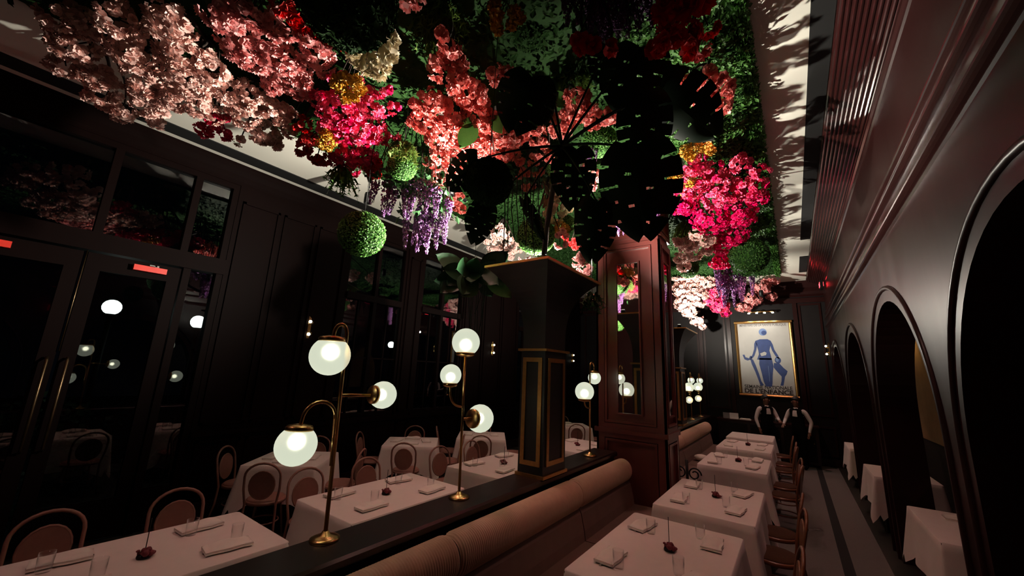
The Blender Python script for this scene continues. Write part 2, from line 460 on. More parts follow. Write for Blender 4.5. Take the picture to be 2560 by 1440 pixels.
for i, (a, c) in enumerate(WINS):
    w = bpy.data.objects.new('window_%d' % (i + 1), None); COL.objects.link(w); struct(w); w.location = (XL, (a + c) / 2, WZ0)
    def part(nm, m, bx):
        q = MB().box(bx[0] - XL, bx[1] - XL, bx[2] - (a + c) / 2, bx[3] - (a + c) / 2, bx[4] - WZ0, bx[5] - WZ0)
        return q.build(nm, m, w)
    t = .07; x0, x1 = XL - .14, XL - .02
    part('window_frame', 'left_wood', (x0, x1, a, c, WZ0, WZ0 + t)); part('window_frame', 'left_wood', (x0, x1, a, c, WZ1 - t, WZ1))
    part('window_frame', 'left_wood', (x0, x1, a, a + t, WZ0 + t, WZ1 - t)); part('window_frame', 'left_wood', (x0, x1, c - t, c, WZ0 + t, WZ1 - t))
    part('transom_bar', 'left_wood', (x0, x1 + .03, a + t, c - t, 3.30, 3.42))
    mid = (a + c) / 2
    part('mullion', 'left_wood', (x0, x1, mid - .035, mid + .035, WZ0 + t, 3.30)); part('mullion', 'left_wood', (x0, x1, mid - .035, mid + .035, 3.42, WZ1 - t))
    for (pa, pb) in ((a + t, mid - .035), (mid + .035, c - t)):
        pm = (pa + pb) / 2
        part('muntin', 'left_wood', (x0 + .03, x1 - .03, pm - .012, pm + .012, WZ0 + t, 3.30))
        part('muntin', 'left_wood', (x0 + .03, x1 - .03, pa, pb, 2.21, 2.235))
        for (qa, qb) in ((pa, pm - .012), (pm + .012, pb)):
            part('pane', 'pane', (XL - .085, XL - .079, qa, qb, WZ0 + t, 2.21))
            part('pane', 'pane', (XL - .085, XL - .079, qa, qb, 2.235, 3.30))
        part('pane', 'pane', (XL - .085, XL - .079, pa, pb, 3.42, WZ1 - t))
    part('window_sill', 'left_wood', (XL - .14, XL + .06, a - .05, c + .05, WZ0 - .05, WZ0))
# door screen
ds = bpy.data.objects.new('door_1', None); COL.objects.link(ds); struct(ds); ds.location = (XL, .25, 0)
def dpart(nm, m, bx, parent=None):
    q = MB().box(bx[0] - XL, bx[1] - XL, bx[2] - .25, bx[3] - .25, bx[4], bx[5])
    return q.build(nm, m, ds if parent is None else parent)
fx0, fx1 = XL - .15, XL - .01
dpart('door_frame', 'left_wood', (fx0, fx1 + .03, DY0, DY1, 3.28, 3.50)); dpart('door_frame', 'left_wood', (fx0, fx1, DY0, DY1, 4.60, DZ))
for ya in (DY0, -.47, 1.52, 1.89): dpart('door_frame', 'left_wood', (fx0, fx1, ya, ya + .08, 0, 3.28))
for ya in (DY0, .02 - .40, .62, 1.44, 1.89): dpart('transom_mullion', 'left_wood', (fx0, fx1, ya, ya + .08, 3.5, 4.60))
for (pa, pb) in ((DY0 + .08, -.38), (-.30, .62), (.70, 1.44), (1.52, 1.89)):
    dpart('pane', 'pane', (XL - .085, XL - .079, pa, pb, 3.5, 4.60))
for (pa, pb) in ((-.385, .605), (.635, 1.51)):
    s = .13
    leaf = dpart('door_leaf', 'left_wood', (fx0 + .04, fx1 - .03, pa, pa + s, .02, 3.26))
    for bx in ((pb - s, pb, .02, 3.26), (pa + s, pb - s, .02, .45), (pa + s, pb - s, 3.06, 3.26)):
        dpart('rail', 'left_wood', (fx0 + .04, fx1 - .03, *bx), leaf)
    dpart('pane', 'pane', (XL - .085, XL - .079, pa + s, pb - s, .45, 3.06), leaf)
    hc = MB()
    for yy in (pa + .06,) if pa > 0 else (pb - .06,):
        hc.tube([(fx1 - XL, yy - .25, 1.05), (fx1 - XL + .06, yy - .25, 1.08), (fx1 - XL + .06, yy - .25, 2.0), (fx1 - XL, yy - .25, 2.03)], .014, 8)
    hc.build('door_handle', 'bronze', leaf)
MB().tube([(fx1 - XL - .01, .62 - .25, 2.1), (fx1 - XL - .01, .62 - .25, 3.27)], .007, 6).build('door_bolt', 'bronze', ds)
dpart('side_light', 'left_wood', (fx0 + .03, fx1 - .02, 1.60, 1.89, .02, .5))
dpart('pane', 'pane', (XL - .085, XL - .079, 1.60, 1.89, .5, 3.28))
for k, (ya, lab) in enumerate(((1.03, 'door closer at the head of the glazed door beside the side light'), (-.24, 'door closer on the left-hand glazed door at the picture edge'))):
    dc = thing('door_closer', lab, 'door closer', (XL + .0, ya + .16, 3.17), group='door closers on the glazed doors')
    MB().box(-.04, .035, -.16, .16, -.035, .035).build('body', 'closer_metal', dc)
    MB().box(-.03, .05, .03, .07, .035, .055).box(.035, .05, -.02, .05, .04, .055).build('arm', 'steel', dc)

# ---- outdoors seen through the glass
struct(MB().box(-30, XL - .3, -12, 30, -.3, -.15).build('ground_outside', 'outdoor_ground'))
def street_lamp(loc, h, label):
    t = thing('street_lamp', label, 'street lamp', loc, group='street lamps beyond the windows')
    MB().tube([(0, 0, 0), (0, 0, h - .25)], [.05, .035], 8).build('post', 'iron', t)
    MB().lathe([(.0, h - .27), (.09, h - .25), (.10, h - .2), (.0, h - .2)], 12).build('collar', 'iron', t)
    MB().sphere((0, 0, h - .08), .13, 12, 8).build('lantern', 'street_glow', t)
def out_at(px, py, x): return onX(px, py, x)
for px, py, x, lab in ((280, 768, -9.5, 'bright street lamp seen through the glazed door'), (495, 805, -9.8, 'street lamp seen through the side light beside the door'), (978, 862, -13.0, 'far street lamp seen through the first window')):
    p = out_at(px, py, x); street_lamp((p.x, p.y, -.15), p.z + .15 + .08, lab)
for px, py, x, w_, mm, lab in ((1022, 690, -14, .16, 'sign_cyan', 'pale blue lit panel across the street seen through the first window'), (1110, 703, -14, .22, 'sign_blue', 'violet blue neon panel across the street seen through the second window')):
    p = out_at(px, py, x)
    s = thing('neon_panel', lab, 'sign', (p.x, p.y, p.z))
    MB().box(-.05, 0, -w_ * 1.2, w_ * 1.2, -w_ * .5, w_ * .5).build('housing', 'iron', s)
    for k in range(4):
        MB().box(0, .02, -w_ * 1.1 + k * w_ * .55, -w_ * .75 + k * w_ * .55, -w_ * .4 + .03 * (k % 2), w_ * .35 - .05 * (k % 3)).build('tube', mm, s)
    MB().tube([(-.03, 0, -w_ * .4), (-.03, 0, -p.z - .15)], .03, 6).build('post', 'iron', s)
hedge_me = None
def leaf_quads(n, pos_fn, size, m, name, seed=1, fold=.25):
    """n small pointed leaves; pos_fn(rng) -> (position, outward normal)"""
    rg = random.Random(seed); v = []; f = []
    for _ in range(n):
        p, nr = pos_fn(rg)
        p = Vector(p); nr = Vector(nr).normalized()
        a = nr.orthogonal().normalized(); a.rotate(Quaternion(nr, rg.uniform(0, 2 * pi)))
        d = (a * .9 + nr * rg.uniform(.15, .9)).normalized()
        s = d.cross(nr)
        if s.length < 1e-4: s = a
        s.normalize()
        L_ = size * rg.uniform(.7, 1.25); W = L_ * .32
        up = s.cross(d).normalized() * L_ * fold
        o = len(v)
        v += [p, p + d * L_ * .5 + s * W + up * .4, p + d * L_, p + d * L_ * .5 - s * W + up * .4, p + d * L_ * .52]
        f += [(o, o + 1, o + 4), (o + 1, o + 2, o + 4), (o + 2, o + 3, o + 4), (o + 3, o, o + 4)]
    return rawmesh(name, [tuple(q) for q in v], f, m, False)
def hedge_pos(rg):
    y = rg.uniform(-2.5, 9); h = rg.uniform(0, 1.35 + .25 * sin(y * 2.1))
    return (-8.6 + rg.uniform(-.25, .25), y, h - .15), (1, rg.uniform(-.5, .5), .5)
hd = thing('outdoor_hedge', 'dim green hedge outside the glazed doors and windows', 'hedge', (0, 0, 0))
stuff(link('leaves', leaf_quads(3500, hedge_pos, .11, 'hedge', 'hedge_leaves', 5), hd))

# ================================================================= PARTITION, COLUMN, PILLARS
PX0, PX1, PZ = -2.46, -2.10, 1.06
def partition(ya, yb, label):
    t = thing('partition', label, 'partition', ((PX0 + PX1) / 2, (ya + yb) / 2, 0))
    L2 = (yb - ya) / 2
    MB().box(-.13, .13, -L2, L2, 0, PZ - .05).build('body', 'dark_wood', t)
    m = MB().prism([(-.18, PZ - .05), (.18, PZ - .05), (.18, PZ - .015), (.165, PZ), (-.165, PZ), (-.18, PZ - .015)], -L2, L2, 'XZ')
    m.build('cap', 'dark_wood', t)
    MB().box(-.145, .145, -L2, L2, 0, .14).build('plinth', 'dark_wood', t)
partition(-1.6, 5.58, 'low dark wood partition carrying the three nearer globe lamps')
partition(6.28, 13.3, 'low dark wood partition running on behind the mirrored column')

# big column with mirrors
CX0, CX1, CY0, CY1 = -2.42, -1.43, 5.62, 6.24
col = thing('mirrored_column', 'tall burgundy column with mirror panels set in moulded frames', 'column', ((CX0 + CX1) / 2, (CY0 + CY1) / 2, 0))
ccx, ccy = (CX0 + CX1) / 2, (CY0 + CY1) / 2
hw, hd_ = (CX1 - CX0) / 2, (CY1 - CY0) / 2
MB().box(-hw + .03, hw - .03, -hd_ + .03, hd_ - .03, 0, ZC).build('core', 'lacquer_column', col)
MB().box(-hw - .03, hw + .03, -hd_ - .03, hd_ + .03, 0, .25).build('plinth', 'dark_wood', col)
MB().box(-hw - .025, hw + .025, -hd_ - .03, hd_ + .03, 1.30, 1.36).build('ledge', 'lacquer_column', col)
def face_panels(side):
    """panel frames on the four faces; side = 'f' front (-Y), 'k' back, 'r' (+X), 'l'"""
    W = hw if side in 'fk' else hd_
    def bx(m, u0, u1, z0, z1, d0, d1):
        if side == 'f': m.box(u0, u1, -hd_ - d1, -hd_ - d0, z0, z1)
        elif side == 'k': m.box(u0, u1, hd_ + d0, hd_ + d1, z0, z1)
        elif side == 'r': m.box(hw + d0, hw + d1, u0, u1, z0, z1)
        else: m.box(-hw - d1, -hw - d0, u0, u1, z0, z1)
    s = .22 * W / .5 if side in 'fk' else .13
    for z0, z1 in ((0.25, 1.30), (1.36, 4.10), (4.18, 4.9)):
        m = MB()
        bx(m, -W, -W + s * .55, z0, z1, -.03, 0); bx(m, W - s * .55, W, z0, z1, -.03, 0)
        bx(m, -W + s * .55, W - s * .55, z1 - .07, z1, -.03, 0); bx(m, -W + s * .55, W - s * .55, z0, z0 + .07, -.03, 0)
        m.build('stile_frame', 'lacquer_column', col)
        m = MB(); a = s * .55 + .012; q = .03
        bx(m, -W + a, -W + a + q, z0 + .08, z1 - .08, -.03, .008); bx(m, W - a - q, W - a, z0 + .08, z1 - .08, -.03, .008)
        bx(m, -W + a + q, W - a - q, z1 - .08 - q, z1 - .08, -.03, .008); bx(m, -W + a + q, W - a - q, z0 + .08, z0 + .08 + q, -.03, .008)
        m.build('panel_moulding', 'lacquer_column', col)
    # mirror
    mw = W * .33 if side in 'fk' else W * .45
    m = MB(); bx(m, -mw, mw, 1.58, 3.78, -.03, -.012); m.build('mirror_pane', 'mirror', col)
    m = MB(); q = .022
    bx(m, -mw - q, -mw, 1.58 - q, 3.78 + q, -.03, .004); bx(m, mw, mw + q, 1.58 - q, 3.78 + q, -.03, .004)
    bx(m, -mw, mw, 3.78, 3.78 + q, -.03, .004); bx(m, -mw, mw, 1.58 - q, 1.58, -.03, .004)
    m.build('mirror_frame', 'lacquer_column', col)
for s_ in 'fkrl': face_panels(s_)

def flare_planter(cy, label, kind):
    t = thing('planter_pillar', label, 'planter', (-2.26, cy, PZ))
    a, b2 = .15, .235
    MB().box(-a - .02, a + .02, -b2 - .02, b2 + .02, 0, .03).build('foot_trim', 'gilt', t)
    MB().box(-a, a, -b2, b2, .03, 1.26).build('pedestal', 'planter_black', t)
    MB().prism([(-a - .03, -b2 - .03), (a + .03, -b2 - .03), (a + .03, b2 + .03), (-a - .03, b2 + .03)], 1.26, 1.285, 'XY').build('collar_trim', 'gilt', t)
    # gilt frames on the four faces
    q = .045
    for sx in (-1, 1):
        m = MB(); u = b2 - .05; x0, x1 = sorted((sx * a, sx * (a + .014)))
        m.box(x0, x1, -u, -u + q, .11, 1.19).box(x0, x1, u - q, u, .11, 1.19).box(x0, x1, -u + q, u - q, 1.19 - q, 1.19).box(x0, x1, -u + q, u - q, .11, .11 + q)
        m.build('gilt_frame', 'gilt', t)
    for sy in (-1, 1):
        m = MB(); u = a - .03; y0, y1 = sorted((sy * b2, sy * (b2 + .014)))
        m.box(-u, -u + q, y0, y1, .11, 1.19).box(u - q, u, y0, y1, .11, 1.19).box(-u + q, u - q, y0, y1, 1.19 - q, 1.19).box(-u + q, u - q, y0, y1, .11, .11 + q)
        m.build('gilt_frame', 'gilt', t)
    # flared upper body
    H0, H1 = 1.285, 2.14
    v, f = [], []
    n = 14
    for i in range(n + 1):
        s = i / n
        e = s ** 3.2
        wx = (a - .01) + (.40 - a) * e; wy = (b2 - .01) + (.65 - b2) * e
        z = H0 + (H1 - H0) * s
        v += [(-wx, -wy, z), (wx, -wy, z), (wx, wy, z), (-wx, wy, z)]
    for i in range(n):
        for k in range(4): f.append((i * 4 + k, i * 4 + (k + 1) % 4, (i + 1) * 4 + (k + 1) % 4, (i + 1) * 4 + k))
    f.append((n * 4, n * 4 + 1, n * 4 + 2, n * 4 + 3))
    me = rawmesh('flared_body', v, f, 'planter_black', False); link('flared_body', me, t)
    m = MB(); wx, wy = .405, .655
    m.box(-wx, wx, -wy, -wy + .025, H1 - .004, H1 + .02).box(-wx, wx, wy - .025, wy, H1 - .004, H1 + .02)
    m.box(-wx, -wx + .025, -wy + .025, wy - .025, H1 - .004, H1 + .02).box(wx - .025, wx, -wy + .025, wy - .025, H1 - .004, H1 + .02)
    m.build('rim', 'gilt', t)
    MB().box(-.375, .375, -.62, .62, H1 + .0, H1 + .012).build('soil', 'soil', t)
    return t
flare_planter(3.80, 'black flared planter on a gilt-framed pillar in front of the column', 0)
flare_planter(9.88, 'black flared planter on a pillar behind the mirrored column', 1)
RIM = PZ + 2.15
def uplight(loc, aim, watts, size, label, grp):
    t = thing('planter_uplight', label, 'spotlight', loc, group=grp)
    q = (Vector(aim) - Vector(loc)).normalized()
    o = MB().lathe([(.0, 0.0), (.035, 0.0), (.04, .05), (.04, .09), (.0, .09)], 12).build('housing', 'iron', t)
    MB().lathe([(.0, .0905), (.034, .0905), (.034, .093), (.0, .093)], 12).build('lens', 'uplens', t)
    spot('uplight_beam', Vector(loc) + Vector((0, 0, .12)), aim, watts, size, .8, parent=t, radius=.025)
for i, (dx, dy, aim, k, ds_) in enumerate((
        (-.24, -.40, (-4.4, .6, 4.6), 1.5, 'door-side near'), (.22, -.42, (-1.45, 3.15, 4.5), .6, 'aisle-side near'),
        (-.24, .42, (-4.2, 5.4, 4.7), .8, 'door-side far'), (.22, .40, (-.6, 4.7, 4.7), 1.0, 'aisle-side far'))):
    uplight((-2.26 + dx, 3.80 + dy, RIM + .01), aim, UPLIGHT_1 * k, radians(75 if ds_ == 'aisle-side near' else 125), 'small black uplight at the %s corner of the nearer planter' % ds_, 'uplights in the nearer planter')
for i, (dx, dy, aim, k, ds_) in enumerate((
        (-.2, -.40, (-4.2, 8.5, 4.6), .6, 'door-side near'), (.22, -.42, (-.9, 8.0, 4.7), 1.2, 'aisle-side near'), (.22, .4, (-1.6, 11.6, 4.3), 1.2, 'aisle-side far'))):
    uplight((-2.26 + dx, 9.88 + dy, RIM + .01), aim, UPLIGHT_2 * k, radians(125), 'small black uplight at the %s corner of the farther planter' % ds_, 'uplights in the farther planter')

def downlight(x, y, z, k, label, aim=None):  # added pink fill lamp that lifts tables and carpet
    t = thing('garden_downlight', label, 'spotlight', (x, y, z), group='downlights hidden in the hanging garden')
    MB().lathe([(0, .16), (.045, .16), (.05, .14), (.05, 0), (.045, 0), (.044, .13), (0, .13)], 14).build('housing', 'iron', t)
    MB().lathe([(0, .128), (.038, .128), (.038, .124), (0, .124)], 14).build('lens', 'uplens', t)
    MB().tube([(0, 0, .16), (0, 0, ZC - z - .02)], .008, 6).build('stem', 'iron', t)
    spot('downlight_beam', (x, y, z - .01), aim or (x, y, 0), FILL_W * k, radians(95), .9, (1, .50, .44), .09, parent=t)
for x, y, z, k, lab in ((-.42, 3.85, 4.55, 1.1, 'over the nearest aisle table'), (-.62, 6.6, 4.5, 1, 'over the aisle beside the column'), (-.55, 9.2, 4.4, 1, 'over the fourth aisle table'), (-.5, 11.9, 4.3, 1.5, 'over the waiters'),
                        (-3.3, -.3, 4.25, .8, 'over the left front table'), (-3.35, 3.2, 4.25, 1, 'over the table behind the lamps'), (-3.45, 5.6, 4.3, 1, 'over the table left of the planter'), (-3.3, 8.2, 4.3, 1, 'over the table beyond the column'),
                        (-4.85, 3.0, 4.4, .45, 'nearest the doors'), (-4.85, 6.0, 4.4, .6, 'nearest the second window')):
    downlight(x, y, z, k, 'small black downlight in the garden ' + lab)

# ================================================================= LAMPS
RB, RS = .122, .088
def globe_at(t, c, r, capdir, nm='globe'):
    """globe with brass cap; capdir unit vector from centre to cap"""
    g = MB()
    cd = Vector(capdir).normalized()
    prof = []
    cut = .80
    a0 = math.acos(cut)
    for k in range(15):
        a = a0 + (pi - a0) * k / 14
        prof.append((r * sin(a), r * cos(a)))
    q = Vector((0, 0, 1)).rotation_difference(cd)
    def place(m, pf, n=22):
        tmp = MB().lathe(pf, n)
        m.add([tuple(Vector(c) + q @ Vector(p)) for p in tmp.v], tmp.f, True)
        return m
    place(g, prof)
    go = g.build(nm, 'globe', t)
    cr = r * sin(a0)
    MB().sphere(tuple(Vector(c) + cd * r * .15), r * .26, 12, 8).build('bulb', 'filament', go)
    cp = place(MB(), [(0, r * cut + .03), (cr * .35, r * cut + .03), (cr * 1.0, r * cut + .02), (cr * 1.12, r * cut + .012), (cr * 1.12, r * cut - .008), (cr * .9, r * cut - .012), (0, r * cut - .012)])
    cp.build('cap', 'brass', go)
def arcpts(p0, ctrl, p1, n=12):
    p0, ctrl, p1 = Vector(p0), Vector(ctrl), Vector(p1)
    return [p0 * (1 - s) ** 2 + ctrl * 2 * s * (1 - s) + p1 * s * s for s in [k / n for k in range(n + 1)]]
def hook(y0, z0, y1, z1, top, n=14):
    """inverted-U tube from (y0,z0) up over and down to (y1,z1); top height"""
    pts = [(0, y0, z0)]
    yc, R = (y0 + y1) / 2, abs(y1 - y0) / 2
    s = 1 if y1 > y0 else -1
    zt = top - R
    for k in range(n + 1):
        a = pi - pi * k / n
        pts.append((0, yc + s * R * cos(a), zt + R * sin(a)))
    pts.append((0, y1, z1))
    return pts
def lamp(x, y, kind, label):
    t = thing('globe_lamp', label, 'lamp', (x, y, PZ), group='brass globe lamps along the partitions')
    MB().lathe([(0, 0), (.085, 0), (.085, .012), (.06, .022), (.03, .03), (.018, .05), (0, .05)], 24).build('base', 'brass', t)
    P = MB()
    if kind == 0:      # goose-neck big globe on top, small globe on straight arm, big globe on lower goose-neck
        P.tube([(0, 0, .03), (0, -.03, 1.20)] + [(0, -.03 + y_, z_) for _, y_, z_ in [(0, -.045 + .045 * cos(a), 1.22 + .07 * sin(a)) for a in [pi * k / 10 for k in range(11)]]] + [(0, -.12, 1.20)], .0125, 10)
        P.build('pole', 'brass', t)
        globe_at(t, (0, -.125, 1.085), RB, (0, 0, 1))
        MB().tube([(0, -.02, .84), (0, .22, .835)], .0105, 8).build('arm', 'brass', t)
        globe_at(t, (0, .305, .835), RS + .006, (0, -1, .05))
        MB().tube([(0, -.02, .42), (0, -.035, .70)] + [(0, -.14 + .105 * cos(a), .70 + .105 * sin(a)) for a in [pi * k / 10 for k in range(11)]] + [(0, -.247, .67)], .0115, 8).build('arm', 'brass', t)
        globe_at(t, (0, -.255, .565), RB - .01, (0, 0.05, 1))
    elif kind == 1:    # upright big globe, small globe on J arm, big globe on side arm
        P.tube([(0, 0, .03), (0, -.04, 1.16)], .0115, 10).build('pole', 'brass', t)
        globe_at(t, (0, -.04, 1.27), RB, (0, 0, -1))
        MB().tube([(0, -.03, .72)] + arcpts((0, -.06, .725), (0, -.20, .74), (0, -.195, .90)), .0095, 8).build('arm', 'brass', t)
        globe_at(t, (0, -.20, .985), RS, (0, 0, -1))
        MB().tube([(0, -.02, .62), (0, .10, .62)], .0105, 8).build('arm', 'brass', t)
        globe_at(t, (0, .215, .61), RB, (0, -1, .05))
    else:              # goose-neck small globe at the top, big globe on a J arm
        P.tube([(0, 0, .03), (0, 0, 1.10)] + [(0, .07 - .07 * cos(a), 1.13 + .07 * sin(a)) for a in [pi * k / 10 for k in range(11)]] + [(0, .14, 1.09)], .0115, 8).build('pole', 'brass', t)
        globe_at(t, (0, .15, .995), RS, (0, 0, 1))
        MB().tube(arcpts((0, 0, .60), (0, -.17, .60), (0, -.17, .70)), .0095, 8).build('arm', 'brass', t)
        globe_at(t, (0, -.17, .815), RB, (0, 0, -1))
        if kind == 3:
            MB().tube([(0, 0, .50), (0, -.12, .50)], .0095, 8).build('arm', 'brass', t)
            globe_at(t, (0, -.20, .50), RS, (0, 1, 0))
lamp(-2.38, 1.48, 0, 'nearest brass globe lamp on the partition with two drooping goose-neck globes')
lamp(-2.33, 2.60, 1, 'second brass globe lamp on the partition with an upright globe on top')
lamp(-2.25, 5.00, 2, 'brass globe lamp on the partition between the planter and the mirrored column')
lamp(-2.25, 11.35, 3, 'farther brass globe lamp seen past the right edge of the column')
lamp(-2.25, 12.55, 3, 'farthest brass globe lamp by the end wall')

# wall sconces on the left wall
def sconce(y, label, x=XL, rot=0, z=2.66):
    t = thing('wall_sconce', label, 'sconce', (x, y, z), rot, group='double wall sconces')
    MB().prism([(-.035, -.17), (.035, -.17), (.045, -.12), (.045, .12), (.035, .17), (0, .2), (-.035, .17), (-.045, .12), (-.045, -.12)], -.005, .02, 'YZ').build('back_plate', 'brass', t)
    for s in (-1, 1):
        m = MB().tube([(.02, 0, s * .06), (.07, 0, s * .06), (.07, 0, s * .085)], .01, 8); m.build('arm', 'brass', t)
        MB().sphere((.07, 0, s * .105), .026, 12, 8).build('bulb', 'bulb', t)
        MB().lathe([(.035, s * .07), (.045, s * .10), (.045, s * .17)], 14, (.07, 0, 0)).build('shade', 'tumbler', t)
sconce(3.29, 'double wall sconce between the glazed doors and the first window')
sconce(8.31, 'double wall sconce seen to the right of the second globe lamp')
sconce(13.08, 'far double wall sconce beside the planter pillar')
sconce(13.35, 'double wall sconce at the far end of the arcade wall', .85, pi, 3.0)

# exit signs
def exit_sign(loc, rot, label):
    t = thing('exit_sign', label, 'sign', loc, rot)
    MB().box(-.17, .17, -.03, .03, -.10, .10).build('housing', 'iron', t)
    for s in (-1, 1):
        MB().box(-.155, .155, min(s * .03, s * .034), max(s * .03, s * .034), -.085, .085).build('face', 'slot_black', t)
        cu = bpy.data.curves.new('exit', 'FONT'); cu.body = 'EXIT'; cu.size = .15; cu.align_x = 'CENTER'; cu.align_y = 'CENTER'; cu.extrude = .002
        ob = bpy.data.objects.new('tmp', cu); COL.objects.link(ob)
        bpy.context.view_layer.update()
        me = bpy.data.meshes.new_from_object(ob.evaluated_get(bpy.context.evaluated_depsgraph_get()))
        bpy.data.objects.remove(ob)
        me.materials.clear(); me.materials.append(MATS['exit_red'])
        o = link('lettering', me, t); o.location = (0, s * .037, 0); o.rotation_euler = (pi / 2, 0, 0 if s < 0 else pi)
    return t
exit_sign((.80, 12.6, 4.62), pi / 2, 'small red exit sign under the crown at the far end')
exit_sign((.70, 1.05, 3.10), 0, 'red exit sign on the arcade wall beside the nearest arch')
exit_sign((-5.75, -.75, 4.0), .5, 'red exit sign in front of the glazed doors')

# ================================================================= BANQUETTES
def banquette(ya, yb, label, seams):
    t = thing('banquette', label, 'banquette', (-1.9, (ya + yb) / 2, 0))
    oy = -(ya + yb) / 2
    edges = [ya] + seams + [yb]
    for a, c in zip(edges[:-1], edges[1:]):
        L_ = c - a - .012
        # ribbed roll cushion
        npf = 18
        prof = []
        for k in range(npf + 1):
            s = k / npf
            ang = radians(120) - radians(235) * s
            prof.append((-.085 + .125 * cos(ang) * 1.0, .865 + .135 * sin(ang)))
        pitch = .020
        nr = int(L_ / pitch)
        ny = nr * 4
        v, f = [], []
        for j in range(ny + 1):
            yy = a + .006 + L_ * j / ny
            rib = .0075 * abs(sin(pi * (j / 4.0)))
            e = min(1.0, min(j, ny - j) / 10.0)
            endr = 1 - .16 * (1 - e) ** 2
            for (x, z) in prof:
                dx, dz = x + .085, z - .865
                rr = sqrt(dx * dx + dz * dz)
                k2 = (rr * endr + rib) / rr
                v.append((-.085 + dx * k2, yy + oy, .865 + dz * k2))
        n = npf + 1
        for j in range(ny):
            for k in range(npf): f.append((j * n + k, j * n + k + 1, (j + 1) * n + k + 1, (j + 1) * n + k))
        f.append(tuple(range(n))); f.append(tuple(ny * n + k for k in range(n - 1, -1, -1)))
        link('roll_cushion', rawmesh('roll_cushion', v, f, 'leather', True), t)
        MB().prism([(-.2, .44), (.06, .44), (.045, .55), (.01, .70), (-.02, .755), (-.2, .80)], a + .008 + oy, c - .008 + oy, 'XZ').build('back_cushion', 'leather_dark', t)
        MB().prism([(-.1, .33), (.40, .33), (.425, .37), (.425, .43), (.40, .47), (-.1, .46)], a + .006 + oy, c - .006 + oy, 'XZ').build('seat_cushion', 'leather_dark', t)
    MB().box(-.19, .36, ya + oy, yb + oy, .0, .33).build('base', 'dark_wood', t)
banquette(-.9, 5.50, 'long tan ribbed banquette along the aisle side of the partition', [.62, 2.15, 3.99])
banquette(7.0, 11.75, 'tan banquette along the partition behind the mirrored column', [8.6, 10.2])

# ================================================================= FURNITURE TEMPLATES
def chair_template(name, wood):
    t = thing(name, 'x', 'chair')
    MB().lathe([(0, .445), (.19, .445), (.205, .455), (.205, .47), (.19, .482), (.10, .487), (0, .488)], 24).build('seat', 'chair_pad' if wood == 'chair_wood' else 'cane', t)
    MB().lathe([(.195, .425), (.215, .43), (.218, .455), (.208, .468), (.19, .462)], 24).build('seat_ring', wood, t)
    # bent hoop: rear legs and back in one piece (back towards -X)
    pts = []
    for s in (-1,):
        pts += [(-.235, -.20, 0), (-.19, -.175, .24), (-.185, -.165, .45), (-.215, -.19, .62), (-.245, -.19, .76)]
    for k in range(1, 12):
        a = pi - pi * k / 12
        pts.append((-.245 - .035 * sin(a), .19 * cos(a), .76 + .155 * sin(a)))
    pts += [(-.245, .19, .76), (-.215, .19, .62), (-.185, .165, .45), (-.19, .175, .24), (-.235, .20, 0)]
    MB().tube(pts, .0135, 8).build('back_hoop', wood, t)
    # inner back panel, an oval slab with its own rim
    ov, rim = [], []
    for k in range(20):
        a = 2 * pi * k / 20
        yy, zz = .135 * cos(a), .665 + .155 * sin(a)
        rim.append((-.215 - .22 * (zz - .5) * .5, yy, zz))
    m = MB(); n = 20
    c1 = [(p[0] + .008, p[1], p[2]) for p in rim]; c2 = [(p[0] - .008, p[1], p[2]) for p in rim]
    m.add(c1 + c2, [tuple(range(n)), tuple(range(2 * n - 1, n - 1, -1))] + [(i, i + n, (i + 1) % n + n, (i + 1) % n) for i in range(n)])
    m.build('back_panel', 'chair_pad' if wood == 'chair_wood' else wood, t)
    MB().tube(rim + [rim[0]], .010, 6, False).build('inner_hoop', wood, t)
    for s in (-1, 1):
        MB().tube([(.12, s * .13, .45), (.155, s * .155, .22), (.185, s * .18, 0)], [.016, .0145, .011], 8).build('leg', wood, t)
    ring = [(.165 * cos(2 * pi * k / 20) - .01, .165 * sin(2 * pi * k / 20), .22) for k in range(21)]
    MB().tube(ring, .009, 6, False).build('stretcher_ring', wood, t)
    return t
CH = {'l': chair_template('bentwood_chair', 'chair_wood'), 'r': chair_template('bentwood_chair', 'chair_amber')}
CH_USED = {'l': False, 'r': False}
def chair(kind, x, y, rot, label, grp):
    o = CH[kind] if not CH_USED[kind] else copy_tree(CH[kind])
    CH_USED[kind] = True
    o.location = (x, y, 0); o.rotation_euler = (0, 0, rot)
    tag(o, label, 'chair', grp)

